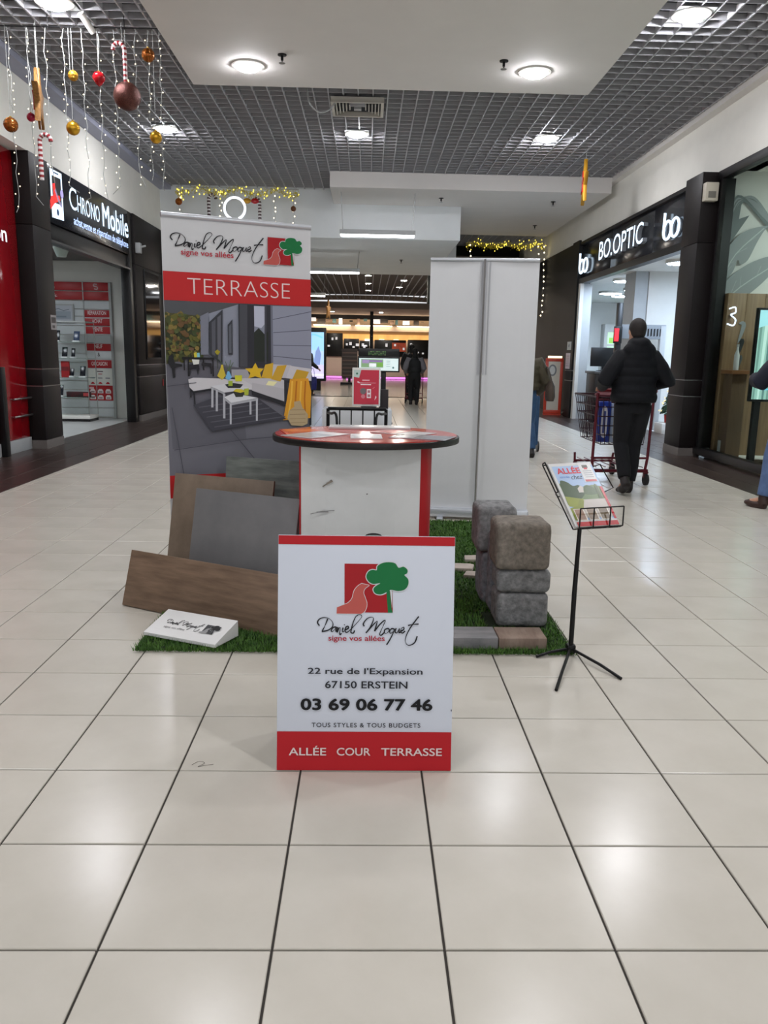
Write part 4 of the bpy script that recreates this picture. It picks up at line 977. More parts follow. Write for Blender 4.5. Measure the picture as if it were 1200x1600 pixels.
# --- patio roll-up banner
PATIO = [
((104,104,112),0,[(-0.006,1.634),(0.872,1.635),(0.872,0.409),(-0.037,0.469)]),
((92,92,100),0,[(-0.008,1.284),(0.417,1.264),(0.458,0.839),(0.015,0.79)]),
((74,76,80),0,[(-0.006,1.634),(0.424,1.632),(0.418,1.592),(0.195,1.553),(-0.006,1.565)]),
((66,66,40),0,[(-0.006,1.567),(0.192,1.555),(0.191,1.327),(-0.006,1.279)]),
((96,92,38),0,[(0.01,1.539),(0.06,1.565),(0.099,1.522),(0.067,1.463),(0.017,1.442)]),
((48,54,32),0,[(0.048,1.482),(0.138,1.494),(0.181,1.407),(0.123,1.336),(0.043,1.344),(0.011,1.403)]),
((120,112,60),0,[(0.104,1.542),(0.154,1.552),(0.163,1.495),(0.122,1.464)]),
((104,88,48),0,[(-0.004,1.412),(0.056,1.443),(0.085,1.394),(0.024,1.354)]),
((60,70,40),0,[(0.129,1.543),(0.192,1.545),(0.188,1.427),(0.151,1.446)]),
((110,84,62),0,[(0.035,1.384),(0.185,1.372),(0.186,1.357),(0.034,1.362)]),
((84,78,48),0,[(-0.001,1.324),(0.053,1.349),(0.184,1.347),(0.186,1.325),(-0.002,1.299)]),
((128,133,146),0,[(0.195,1.553),(0.424,1.629),(0.417,1.264),(0.322,1.28),(0.235,1.336),(0.191,1.335)]),
((112,116,128),0,[(0.195,1.553),(0.241,1.577),(0.235,1.336),(0.191,1.335)]),
((50,52,58),0,[(0.243,1.52),(0.324,1.595),(0.317,1.283),(0.241,1.336)]),
((78,80,88),0,[(0.258,1.52),(0.281,1.539),(0.276,1.33),(0.256,1.338)]),
((88,90,98),0,[(0.292,1.549),(0.313,1.565),(0.307,1.298),(0.288,1.316)]),
((50,52,58),0,[(0.353,1.509),(0.381,1.542),(0.379,1.338),(0.353,1.338)]),
((84,88,96),0,[(0.359,1.501),(0.374,1.517),(0.372,1.348),(0.358,1.348)]),
((130,135,150),0,[(0.611,1.627),(0.874,1.633),(0.874,1.258),(0.607,1.287)]),
((78,80,92),0.004,[(0.627,1.549),(0.874,1.604)]),
((78,80,92),0.004,[(0.629,1.472),(0.874,1.495)]),
((78,80,92),0.004,[(0.628,1.399),(0.874,1.4)]),
((78,80,92),0.004,[(0.628,1.334),(0.874,1.316)]),
((44,45,51),0,[(0.418,1.631),(0.622,1.63),(0.618,1.273),(0.418,1.267)]),
((168,174,190),0,[(0.512,1.623),(0.576,1.623),(0.575,1.508),(0.555,1.477),(0.533,1.497),(0.512,1.484)]),
((120,126,140),0,[(0.512,1.506),(0.555,1.497),(0.575,1.519),(0.574,1.457),(0.511,1.455)]),
((36,42,36),0,[(0.511,1.471),(0.539,1.497),(0.574,1.462),(0.598,1.478),(0.596,1.302),(0.509,1.301)]),
((62,64,72),0,[(0.576,1.625),(0.587,1.626),(0.585,1.292),(0.574,1.291)]),
((96,100,112),0,[(0.613,1.63),(0.626,1.631),(0.627,1.287),(0.614,1.287)]),
((66,68,74),0,[(0.425,1.629),(0.471,1.628),(0.467,1.269),(0.422,1.267)]),
((24,24,26),0,[(0.082,1.321),(0.268,1.32),(0.267,1.308),(0.082,1.307)]),
((26,26,28),0,[(0.09,1.307),(0.097,1.308),(0.097,1.246),(0.09,1.246)]),
((26,26,28),0,[(0.114,1.308),(0.121,1.308),(0.12,1.211),(0.113,1.211)]),
((26,26,28),0,[(0.201,1.309),(0.209,1.309),(0.209,1.247),(0.202,1.247)]),
((26,26,28),0,[(0.257,1.31),(0.264,1.31),(0.264,1.212),(0.257,1.211)]),
((30,31,34),0,[(0.008,1.324),(0.028,1.334),(0.041,1.285),(0.081,1.28),(0.083,1.268),(0.04,1.26),(0.041,1.205),(0.028,1.2),(0.022,1.255),(0.002,1.284)]),
((34,34,38),0,[(0.121,1.281),(0.177,1.285),(0.18,1.256),(0.17,1.216),(0.163,1.254),(0.131,1.254),(0.125,1.211),(0.117,1.216)]),
((36,36,40),0,[(0.191,1.292),(0.252,1.288),(0.253,1.227),(0.245,1.225),(0.242,1.269),(0.194,1.272)]),
((206,208,200),0,[(0.138,1.308),(0.181,1.307),(0.178,1.282),(0.146,1.278)]),
((190,180,60),0,[(0.15,1.344),(0.166,1.351),(0.169,1.321),(0.152,1.32)]),
((120,180,190),0,[(0.168,1.345),(0.184,1.347),(0.185,1.321),(0.169,1.321)]),
((150,140,40),0,[(0.272,1.353),(0.287,1.367),(0.304,1.354),(0.289,1.331)]),
((50,60,44),0.004,[(0.289,1.339),(0.287,1.257)]),
((150,150,156),0,[(0.369,1.253),(0.465,1.254),(0.486,1.197),(0.368,1.207)]),
((178,178,184),0,[(0.618,1.287),(0.742,1.281),(0.741,1.203),(0.595,1.208)]),
((186,186,190),0,[(0.736,1.278),(0.874,1.261),(0.874,1.188),(0.707,1.203)]),
((190,189,192),0,[(0.114,1.194),(0.144,1.204),(0.268,1.201),(0.494,1.192),(0.493,1.134),(0.261,1.145),(0.142,1.127),(0.119,1.15)]),
((182,181,185),0,[(0.421,1.202),(0.662,1.203),(0.701,1.187),(0.701,1.102),(0.494,1.161)]),
((172,171,175),0,[(0.492,1.176),(0.701,1.139),(0.701,1.061),(0.493,1.129)]),
((40,41,45),0,[(0.491,1.128),(0.701,1.059),(0.7,1.035),(0.491,1.103)]),
((36,37,41),0,[(0.123,1.145),(0.143,1.127),(0.261,1.143),(0.261,1.133),(0.149,1.115),(0.153,1.048),(0.144,1.049),(0.141,1.113),(0.131,1.123),(0.13,1.089),(0.122,1.09)]),
((44,45,50),0,[(0.694,1.192),(0.874,1.188),(0.874,0.915),(0.858,0.915),(0.858,1.175),(0.714,1.177),(0.711,1.048),(0.695,1.048)]),
((206,170,40),0,[(0.452,1.259),(0.495,1.261),(0.515,1.294),(0.532,1.261),(0.567,1.26),(0.543,1.234),(0.553,1.201),(0.514,1.214),(0.47,1.201),(0.484,1.233)]),
((196,158,48),0,[(0.551,1.206),(0.576,1.283),(0.627,1.295),(0.618,1.2)]),
((188,150,50),0,[(0.612,1.197),(0.652,1.277),(0.712,1.283),(0.671,1.183)]),
((184,146,46),0,[(0.747,1.198),(0.776,1.257),(0.856,1.243),(0.833,1.196)]),
((226,222,170),0,[(0.595,1.187),(0.651,1.182),(0.628,1.157),(0.578,1.162)]),
((206,146,44),0,[(0.732,1.198),(0.851,1.204),(0.87,1.123),(0.865,0.959),(0.687,0.949),(0.708,1.059)]),
((232,178,70),0.01,[(0.747,1.187),(0.739,1.08),(0.718,0.962)]),
((176,104,30),0.01,[(0.775,1.187),(0.768,1.08),(0.756,0.961)]),
((232,178,70),0.01,[(0.805,1.187),(0.798,1.08),(0.795,0.96)]),
((176,104,30),0.01,[(0.833,1.188),(0.826,1.08),(0.832,0.96)]),
((176,156,122),0,[(0.758,1.061),(0.798,1.066),(0.812,1.025),(0.849,0.981),(0.846,0.924),(0.811,0.91),(0.74,0.916),(0.714,0.96),(0.724,1.005),(0.759,1.031)]),
((140,118,88),0.003,[(0.729,1.01),(0.832,1.011)]),
((140,118,88),0.003,[(0.729,0.983),(0.832,0.984)]),
((140,118,88),0.003,[(0.728,0.956),(0.832,0.956)]),
((140,118,88),0.003,[(0.728,0.931),(0.832,0.931)]),
((62,62,70),0,[(0.139,1.046),(0.26,1.089),(0.506,1.098),(0.708,0.956),(0.243,0.891)]),
((86,86,94),0.006,[(0.17,1.033),(0.506,1.077)]),
((86,86,94),0.006,[(0.192,1.004),(0.554,1.051)]),
((86,86,94),0.006,[(0.214,0.975),(0.602,1.025)]),
((86,86,94),0.006,[(0.237,0.945),(0.651,0.998)]),
((86,86,94),0.006,[(0.259,0.916),(0.701,0.972)]),
((196,198,202),0,[(0.243,1.155),(0.367,1.176),(0.494,1.14),(0.324,1.118)]),
((150,152,158),0,[(0.243,1.153),(0.324,1.118),(0.323,1.106),(0.243,1.143)]),
((168,170,176),0,[(0.246,1.145),(0.259,1.145),(0.256,1.032),(0.243,1.032)]),
((168,170,176),0,[(0.272,1.135),(0.285,1.135),(0.282,1.009),(0.269,1.009)]),
((168,170,176),0,[(0.315,1.112),(0.329,1.112),(0.326,0.966),(0.312,0.967)]),
((204,206,210),0,[(0.321,1.091),(0.377,1.114),(0.528,1.086),(0.363,1.058)]),
((160,162,168),0,[(0.321,1.089),(0.363,1.058),(0.528,1.085),(0.528,1.071),(0.362,1.043),(0.321,1.077)]),
((178,180,186),0,[(0.354,1.052),(0.366,1.052),(0.363,0.931),(0.352,0.931)]),
((178,180,186),0,[(0.515,1.078),(0.527,1.077),(0.525,0.948),(0.513,0.948)]),
((178,180,186),0,[(0.475,1.069),(0.487,1.069),(0.486,0.987),(0.474,0.987)]),
((44,46,50),0,[(0.327,1.166),(0.378,1.174),(0.438,1.166),(0.42,1.145),(0.345,1.145)]),
((150,170,60),0,[(0.348,1.186),(0.374,1.188),(0.373,1.157),(0.348,1.157)]),
((190,190,50),0,[(0.387,1.219),(0.432,1.22),(0.429,1.184),(0.391,1.184)]),
((52,54,48),0,[(0.377,1.122),(0.447,1.122),(0.434,1.093),(0.391,1.091)]),
((196,180,50),0,[(0.377,1.126),(0.393,1.14),(0.431,1.137),(0.447,1.124),(0.42,1.116)]),
((160,172,60),0,[(0.442,1.14),(0.472,1.143),(0.469,1.103),(0.445,1.101)]),
((188,170,60),0,[(0.282,1.215),(0.302,1.256),(0.308,1.28),(0.319,1.28),(0.322,1.254),(0.334,1.217),(0.311,1.192)]),
((110,170,210),0,[(0.33,1.202),(0.345,1.243),(0.354,1.243),(0.37,1.207),(0.351,1.189)]),
((80,100,70),0.004,[(0.35,1.243),(0.333,1.299)]),
((80,100,70),0.004,[(0.35,1.243),(0.365,1.309)]),
((80,100,70),0.004,[(0.35,1.243),(0.38,1.294)]),
((80,100,70),0.004,[(0.315,1.28),(0.299,1.308)]),
((70,70,78),0.004,[(0.015,1.035),(0.071,0.647)]),
((70,70,78),0.004,[(-0.013,1.155),(0.159,1.176)]),
((70,70,78),0.004,[(0.356,0.9),(0.511,0.707)]),
((70,70,78),0.004,[(0.02,0.788),(0.458,0.839)]),
((70,70,78),0.004,[(0.458,0.839),(0.832,0.859)])]

def rollup(name, label, loc, rz, W, H, back=False):
    t = thing(name, label, 'banner', loc, rz)
    BX(-.01, W + .01, -.07, .09, .012, .085).obj('cassette', ALU, t, bevel=.012)
    for x in (.14, W - .14): BX(x - .025, x + .025, -.16, .17, 0, .014).obj('foot', ALU, t, bevel=.003)
    n = 14; m = MB()
    for k in range(n):
        a, b = W * k / n, W * (k + 1) / n
        za = .004 * math.sin(a / W * 9) * (1 if back else .15); zb = .004 * math.sin(b / W * 9) * (1 if back else .15)
        m.add([(a, za, .08), (b, zb, .08), (b, zb, H - .02), (a, za, H - .02), (a, za + .003, .08), (b, zb + .003, .08), (b, zb + .003, H - .02), (a, za + .003, H - .02)], [(0, 1, 2, 3), (7, 6, 5, 4), (3, 2, 6, 7), (4, 5, 1, 0)] + ([(4, 0, 3, 7)] if k == 0 else []) + ([(1, 5, 6, 2)] if k == n - 1 else []))
    p = m.obj('panel', mat('banner_film', (214, 216, 218), .55, var=.02, scale=4), t, smooth=True)
    MB().tube([(0, .0015, H - .012), (W, .0015, H - .012)], .016, 10).obj('top_rail', ALU, t, smooth=True)
    MB().tube([(W / 2, -.035 if back else .035, .08), (W / 2, -.03 if back else .03, H - .01)], .009, 8).obj('pole', STEEL if back else SATIN, t, smooth=True)
    return t
PW_ = .881
tb = rollup('patio_banner', 'tall roll-up banner with a patio lounge photo under a red title band', (-1.15, 4.62, .01), math.atan2(.37, .80), PW_, 2.095)
P = Print((0, -.003, -.01), (1, 0, 0), (0, 0, 1), off=.003)
RED = (196, 40, 42)
P.rect(.001, PW_ - .001, 1.634, 1.792, RED)
P.obj('title_band', tb)
P.text('TERRASSE', .135, 1.674, (240, 226, 224), w=.612, h=.088, bold=-.02); P.obj('lettering', tb)
fsig = lambda x, y: (.048 + (x - 40) * .000507, 2.010 - (y - 880) * .00047)
signature(P, fsig, wk=1.0); P.obj('signature', tb)
P.text('signe vos allées', .104, 1.876, (186, 40, 60), w=.30, h=.04, bold=.012); P.obj('lettering', tb)
logo_tree(P, lambda x, y: (.610 + (x - 322) * .000322, 2.018 - (y - 337) * .000297))
P.obj('logo', tb)
P = Print((0, -.003, -.01), (1, 0, 0), (0, 0, 1), off=.0012, eps=.00007)
P.rect(.001, PW_ - .001, .50, .64, RED)
rp = random.Random(21); FOL = []
for k in range(150):
    a, b = rp.uniform(.0, .20), rp.uniform(1.30, 1.56); r = rp.uniform(.006, .022)
    FOL.append((rp.choice([(62, 68, 36), (88, 88, 40), (44, 50, 30), (104, 98, 48), (120, 104, 54), (74, 84, 48), (96, 72, 44)]), 0, [(a + r * rp.uniform(.5, 1.2) * math.cos(q), b + r * rp.uniform(.5, 1.2) * math.sin(q)) for q in (0, .9, 1.8, 2.7, 3.6, 4.5, 5.4)]))
gain = lambda c: tuple(min(255, v * 1.13 + 2) for v in c)
for c, w_, pts in PATIO[:12] + FOL + PATIO[12:]:
    c = gain(c)
    q = [(min(max(a + .008, .001), PW_ - .001), min(max(b, .635), 1.634)) for a, b in pts]
    (P.stroke(q, w_, c) if w_ else P.poly(q, c))
P.obj('patio_picture', tb)
# --- white banner seen from behind
tw = rollup('blank_banner', 'plain white roll-up banner seen from its back with a central pole', (.5, 6.62, .01), math.atan2(-.10, .86), .866, 2.115, True)
m = MB()
for k, x in enumerate((.40, .415, .446, .47)): m.add([(x, -.006, 1.2), (x + .012, -.009, 1.2), (x + .012, -.012, 2.09), (x, -.006, 2.09)], [(0, 1, 2, 3)])
m.obj('film_fold', mat('banner_fold', (196, 198, 202), .6), tw)

# --- promotional counter
t = thing('promo_counter', 'white promotional counter with red sides and a red oval top', 'counter', (0, 4.22, 0))
c = [(-.325, -.27), (-.2, -.292), (0, -.30), (.15, -.294), (.276, -.27)]
m = MB().slab(c + [(.276, -.24), (-.325, -.24)], .02, .905); m.obj('front_panel', mat('scuffed_white', (224, 226, 225), .42, var=.05, scale=4), t)
m = MB().slab([(-.335, -.262), (-.326, -.268), (-.326, .2), (-.335, .2)], .02, .905); m.obj('side_panel', REDM, t)
m = MB().slab([(.277, -.268), (.31, -.25), (.335, -.2), (.345, -.1), (.345, .2), (.277, .2)], .02, .905); m.obj('side_panel', REDM, t, smooth=True)
BX(-.33, .34, .2, .215, .02, .905).obj('back_panel', mat('plain_white_board', (200, 200, 198), .5), t)
P = Print((-.325, -.30, 0), (1, 0, 0), (0, 0, 1), off=.002)
for pts, w_, col in (([(.11, .70), (.14, .72), (.155, .735)], .006, (120, 112, 100)), ([(.13, .715), (.16, .73)], .01, (150, 140, 128)), ([(.05, .56), (.11, .575), (.17, .58)], .004, (150, 150, 148)), ([(.08, .57), (.14, .572)], .005, (140, 140, 140)), ([(.33, .665), (.337, .667)], .006, (110, 108, 104))): P.stroke(pts, w_, col)
P.obj('scuff_marks', t)
ov = [(.495 * math.cos(k * 2 * math.pi / 64), .46 * math.sin(k * 2 * math.pi / 64)) for k in range(64)]
MB().slab(ov, .905, .937).obj('top_edge', mat('black_edge_band', (26, 24, 24), .4, var=.3, scale=30), t, bevel=.004)
MB().slab([(x * .975, y * .975) for x, y in ov], .936, .941).obj('top_board', mat('coral_red_laminate', (190, 58, 52), .14, var=.05), t)
# papers on the counter
def paper(name, label, x, y, w_, d_, rz, h, col, draws=None):
    t = thing(name, label, 'leaflet', (x, y, .9415), rz)
    BX(-w_ / 2, w_ / 2, -d_ / 2, d_ / 2, 0, h).obj('sheets', mat('leaflet_' + str(col), col, .25), t, bevel=.0008)
    P = Print((-w_ / 2, -d_ / 2, h), (1, 0, 0), (0, 1, 0), off=.0006)
    for r_ in draws or []: P.rect(r_[0] * w_, r_[1] * w_, r_[2] * d_, r_[3] * d_, r_[4])
    if draws: P.obj('print', t, PRINTG)
paper('leaflet_stack', 'long grey and white leaflet stack at the back of the red counter top', .02, 4.52, .46, .14, -.02, .012, (206, 206, 206), [(.02, .45, .1, .9, (170, 172, 176)), (.5, .98, .1, .9, (222, 222, 220)), (.55, .8, .3, .6, (150, 156, 160))])
paper('leaflet', 'orange and red leaflet at the patio banner end of the counter', -.34, 4.24, .21, .3, .25, .003, (206, 92, 60), [(.05, .95, .5, .95, (216, 110, 70)), (.1, .6, .1, .4, (190, 50, 50))])
paper('leaflet', 'grey photo leaflet angled on the counter beside the orange one', -.26, 4.08, .21, .3, -.65, .004, (196, 198, 200), [(.05, .95, .05, .6, (176, 178, 182)), (.2, .8, .65, .9, (220, 220, 222))])
paper('leaflet', 'white leaflet flat at the centre front of the counter', .0, 4.04, .16, .22, 0.02, .004, (216, 216, 216), [(.05, .95, .5, .95, (190, 194, 200)), (.1, .7, .1, .3, (160, 166, 170))])
paper('leaflet', 'dark grey leaflet on the counter towards the white banner', .29, 4.05, .21, .3, 1.2, .003, (150, 150, 156), [(.05, .95, .05, .95, (130, 132, 140)), (.1, .9, .6, .9, (176, 176, 180))])
paper('leaflet', 'red and white leaflet behind the dark grey one on the counter', .2, 4.28, .21, .3, .9, .003, (200, 196, 196), [(.05, .95, .5, .95, (196, 70, 66)), (.1, .6, .1, .4, (224, 222, 222))])

# --- porcelain boards leaning in front of the banner
def board(name, label, bl, d, w_, h_, th, lean, m, z0=.012):
    o = MB().box(0, w_, 0, th, 0, h_).obj(name, m, None, bevel=.0015, loc=(bl[0], bl[1], z0))
    tag(o, label, 'tile')
    o.rotation_mode = 'XYZ'; o.rotation_euler = (-math.radians(lean), 0, math.atan2(d[1], d[0]))
    return o
TAUPE = mat('taupe_stone_tile', (140, 124, 108), .5, rgb2=(116, 101, 86), scale=7, detail=8, bump=.08, bscale=40)
CONC = mat('grey_concrete_tile', (128, 127, 128), .45, rgb2=(112, 112, 114), scale=4, detail=6)
SLATE = mat('dark_green_slate_tile', (134, 140, 134), .5, rgb2=(84, 90, 88), scale=7, detail=10, stretch=(.6, 1, 3.2), bump=.1, bscale=30)
OAKT = mat('wood_effect_tile', (142, 118, 98), .5, rgb2=(102, 82, 66), scale=7, detail=9, stretch=(.55, 1, 4.5), bump=.06, bscale=20)
board('slate_tile', 'dark greenish slate-look tile standing furthest back, against the patio banner', (-.85, 4.57), (.92, -.39), .53, .745, .02, 6, SLATE)
board('taupe_tile', 'taupe stone-look tile leaning behind the grey concrete tile', (-1.155, 4.43), (.92, -.39), .65, .665, .02, 12, TAUPE)
board('concrete_tile', 'smooth grey concrete-look tile leaning beside the counter', (-.985, 4.19), (.894, -.447), .66, .62, .02, 12, CONC)
board('wood_effect_plank', 'long wood-effect plank tile leaning at the front of the samples', (-1.305, 4.12), (.878, -.478), 1.15, .30, .02, 17, OAKT, .006)
# --- foam wedge with the mono logo
t = thing('foam_wedge', 'white sloped foam block with a black logo, lying on the grass mat', 'display block', (0, 0, 0))
A_, B_, C_, D_ = Vector((-1.05, 3.62, .035)), Vector((-.68, 3.455, .035)), Vector((-.60, 3.62, .095)), Vector((-.97, 3.785, .095))
lo = [Vector((q.x, q.y, .02)) for q in (A_, B_, C_, D_)]
MB().add([A_, B_, C_, D_] + lo, [(0, 1, 2, 3), (7, 6, 5, 4), (0, 4, 5, 1), (1, 5, 6, 2), (2, 6, 7, 3), (3, 7, 4, 0)]).obj('foam_body', mat('white_foam', (232, 232, 230), .7), t)
Uw = (B_ - A_).normalized(); Vw = (D_ - A_); Vw = (Vw - Uw * Vw.dot(Uw)).normalized(); sk = (D_ - A_).dot(Uw)
P = Print(A_, Uw, Vw, off=.001)
signature(P, lambda x, y: (.062 + (x - 40) * .000195 + .0, .125 - (y - 880) * .00020), (28, 28, 30), 1.4)
P.text('signe vos allées', .075, .052, (60, 60, 62), w=.12, h=.016)
logo_tree(P, lambda x, y: (.285 + (x - 322) * .000125, .125 - (y - 337) * .000125), True, (200, 200, 200))
P.obj('print', t)

# --- stone stack and pavers
ST = [mat('grey_block_stone', (152, 152, 152), .9, rgb2=(98, 99, 100), scale=34, detail=8, bump=.7, bscale=45), mat('tan_block_stone', (146, 137, 126), .9, rgb2=(102, 96, 88), scale=34, detail=8, bump=.7, bscale=45), mat('bluegrey_block_stone', (144, 148, 152), .9, rgb2=(92, 97, 103), scale=34, detail=8, bump=.7, bscale=45)]
from mathutils import noise as mnoise
def stone(label, x0, x1, y0, y1, z0, z1, mi, rz=0.0, b=.032, seed=0, cat='stone', name='block_stone', amp=.005):
    cx, cy = (x0 + x1) / 2, (y0 + y1) / 2
    bm = bmesh.new(); bmesh.ops.create_cube(bm, size=1.0)
    for v in bm.verts: v.co = Vector((v.co.x * (x1 - x0), v.co.y * (y1 - y0), (v.co.z + .5) * (z1 - z0)))
    bmesh.ops.subdivide_edges(bm, edges=bm.edges[:], cuts=13, use_grid_fill=True)
    hx, hy, hz = (x1 - x0) / 2, (y1 - y0) / 2, (z1 - z0) / 2
    for v in bm.verts:
        q = v.co - Vector((0, 0, hz)); e = Vector((max(abs(q.x) - hx + b, 0), max(abs(q.y) - hy + b, 0), max(abs(q.z) - hz + b, 0)))
        if e.length > b:
            k = e * (b / e.length) - e
            q = Vector((q.x + k.x * math.copysign(1, q.x), q.y + k.y * math.copysign(1, q.y), q.z + k.z * math.copysign(1, q.z)))
        nv = mnoise.noise_vector(q * 14 + Vector((seed * 3.1, seed, 0)))
        q -= Vector((abs(nv.x) * math.copysign(1, q.x) if abs(q.x) > hx - b else 0, abs(nv.y) * math.copysign(1, q.y) if abs(q.y) > hy - b else 0, (abs(nv.z) * .5 * math.copysign(1, q.z)) if abs(q.z) > hz - b and q.z > 0 else 0)) * amp * 1.6
        v.co = q + Vector((0, 0, hz))
    me = bpy.data.meshes.new(name); bm.to_mesh(me); bm.free(); me.materials.append(ST[mi]); me.shade_smooth(); me.set_sharp_from_angle(angle=math.radians(80))
    o = link(name, me, None, (cx, cy, z0), (0, 0, rz)); return tag(o, label, cat)
stone('large grey block stone at the bottom of the front stack', .668, .935, 3.80, 4.02, .008, .19, 0, 0, seed=1)
stone('low grey block stone in the middle of the front stack', .664, .94, 3.795, 4.01, .19, .312, 0, -.02, seed=2)
stone('large tan block stone on top of the front stack', .648, .925, 3.78, 4.02, .312, .555, 1, .02, seed=3)
stone('grey block stone low at the back of the stacks, lying on the grass', .643, .85, 4.19, 4.46, .008, .30, 2, 0, seed=4)
stone('narrow blue-grey block stone standing upright between the front and rear stacks', .664, .80, 4.035, 4.175, .008, .455, 2, 0, b=.035, seed=5)
stone('grey block stone on top of the rear stack beside the tan one', .608, .83, 4.19, 4.44, .302, .558, 0, 0, seed=6)
PAV = mat('grey_paver', (150, 148, 148), .8, rgb2=(116, 116, 118), scale=6, detail=8, stretch=(1, 4, 1), bump=.15, bscale=60)
PAVR = mat('reddish_paver', (156, 138, 124), .8, rgb2=(126, 106, 94), scale=6, detail=8, stretch=(4, 1, 1), bump=.15, bscale=60)
for x0, x1, m_, lb_ in ((.36, .632, PAV, 'grey paver block at the front edge of the grass'), (.636, .862, PAVR, 'reddish paver block at the front edge of the grass')):
    o = BX(-(x1 - x0) / 2, (x1 - x0) / 2, -.08, .08, 0, .055).obj('paver', m_, None, bevel=.004, loc=((x0 + x1) / 2, 3.59, .006), rot=(0, 0, .012)); tag(o, lb_, 'paver')
for k, (x, y, a, b, rz, lb_) in enumerate([(.74, 5.14, .16, .11, .1, 'pale stepping slab furthest back on the grass'), (.58, 4.92, .26, .12, -.05, 'long pale stepping slab in the middle of the group on the grass'), (.46, 4.72, .2, .1, .12, 'stepping slab half hidden by the white sign'), (.70, 4.74, .17, .1, -.1, 'pale stepping slab nearest the stone stack')]):
    o = MB().slab([(-a / 2, -b / 2), (a / 2 - .02, -b / 2 - .01), (a / 2, b / 2 - .02), (a / 2 - .03, b / 2), (-a / 2 + .02, b / 2)], 0, .028).obj('stepping_slab', mat('pale_slab', (182, 170, 160), .8, var=.1, scale=9, bump=.2, bscale=50), None, bevel=.006, loc=(x, y, .006), rot=(0, 0, rz)); tag(o, lb_, 'slab')

# --- A-board sign in front
t = thing('a_board', 'white and red standing sign with address and phone number in front of the counter', 'sign', (-.281, 2.403, 0), math.atan2(.002, .578))
AW, AH, lean = .578, .779, math.atan2(.117, .77)
Vp = Vector((0, math.sin(lean), math.cos(lean))); Np = Vector((0, -math.cos(lean), math.sin(lean)))
def aboard_panel(flip):
    m = MB(); s_ = -1 if flip else 1
    base = Vector((0, .30 if flip else 0, 0.0015)); V_ = Vector((0, Vp.y * s_, Vp.z)); N_ = Vector((0, Np.y * s_, Np.z))
    m.prism(base - N_ * .008, (1, 0, 0), V_, N_, [(0, 0), (AW, 0), (AW, AH - (.03 if flip else 0)), (0, AH - (.03 if flip else 0))], .008)
    return m
f1 = aboard_panel(False).obj('front_panel', mat('sign_board_white', (216, 222, 234), .38), t, bevel=.0012)
aboard_panel(True).obj('rear_panel', mat('sign_board_white', (224, 228, 232)), t, bevel=.0012)
for x in (.06, AW - .06): MB().tube([(x, .07, .40), (x, .23, .40)], .004, 6).obj('stay', STEEL, t)
P = Print((0, 0, 0.0015), (1, 0, 0), Vp, Np, off=.0012)
SR = (186, 26, 36); INK = (38, 40, 48)
P.rect(0.001, AW - .001, .749, AH - .001, SR); P.obj('red_band', f1)
P.rect(.001, AW - .001, .001, .1305, SR); P.obj('red_band', f1)
P = Print((0, 0, 0.0015), (1, 0, 0), Vp, Np, off=.0016)
f7 = lambda x, y: (.1144 + .0003145 * x - .0000032 * y * 0 + .000003 * y, .7937 - .000315 * y)
logo_tree(P, f7); P.obj('logo', f1); signature(P, f7); P.obj('signature', f1)
P.text('signe vos allées', .167, .4285, (176, 34, 56), w=.184, h=.0225, bold=.014); P.obj('lettering', f1)
P.text('22 rue de l\'Expansion', .101, .3175, INK, w=.376, h=.0265, bold=.012); P.obj('lettering', f1)
P.text('67150 ERSTEIN', .158, .2765, INK, w=.27, h=.0235, bold=.012); P.obj('lettering', f1)
P.text('03 69 06 77 46', .080, .204, (16, 17, 20), w=.430, h=.0365, bold=.03); P.obj('lettering', f1)
P.text('TOUS STYLES & TOUS BUDGETS', .115, .1465, INK, w=.358, h=.0145, bold=.01, space=1.15); P.obj('lettering', f1)
P.text('ALLÉE', .041, .0525, (232, 214, 212), w=.122, h=.0315, bold=.012); P.obj('lettering', f1)
P.text('COUR', .199, .0525, (232, 214, 212), w=.11, h=.0252, bold=.012); P.obj('lettering', f1)
P.text('TERRASSE', .3455, .0525, (232, 214, 212), w=.2, h=.0252, bold=.012); P.obj('lettering', f1)
P.disc(.5744, .206, .0022, (70, 72, 80)); P.disc(.5746, .2025, .0012, (70, 72, 80))
P.obj('mark', f1)
t = thing('dark_bag', 'rounded dark grey-green object mostly hidden behind the white sign', 'bag', (.04, 3.5, .0))
MB().rings([(0, 0, .026, .07, .05), (0, 0, .1, .11, .06), (0, 0, .3, .115, .06), (0, 0, .48, .09, .05), (0, 0, .545, .045, .03), (0, 0, .553, .02, .015)], 20).obj('bag_body', mat('grey_green_canvas', (92, 98, 88), .8, var=.1, scale=20), t, smooth=True)
MB().tube(spline([(-.05, 0, .5), (-.03, 0, .548), (.03, 0, .548), (.05, 0, .5)], 5), .006, 6).obj('handle', SATIN, t)

# --- magazine stand
t = thing('magazine_stand', 'black tripod stand with a wire magazine rack beside the grass mat', 'stand', (.965, 3.47, 0))
MB().tube([(0, 0, .012), (0.0, 0, .30), (.005, .0, .64)], [.0115, .0115, .009], 10).obj('pole', SATIN, t, smooth=True)
BX(-.02, .02, -.02, .02, .01, .05).obj('hub', SATIN, t, bevel=.006)
for x, y in ((-.165, -.42), (.145, -.295), (-.17, -.05)): MB().tube([(0, 0, .03), (x * .6, y * .6, .022), (x, y, .007)], .007, 8).obj('leg', SATIN, t, smooth=True)
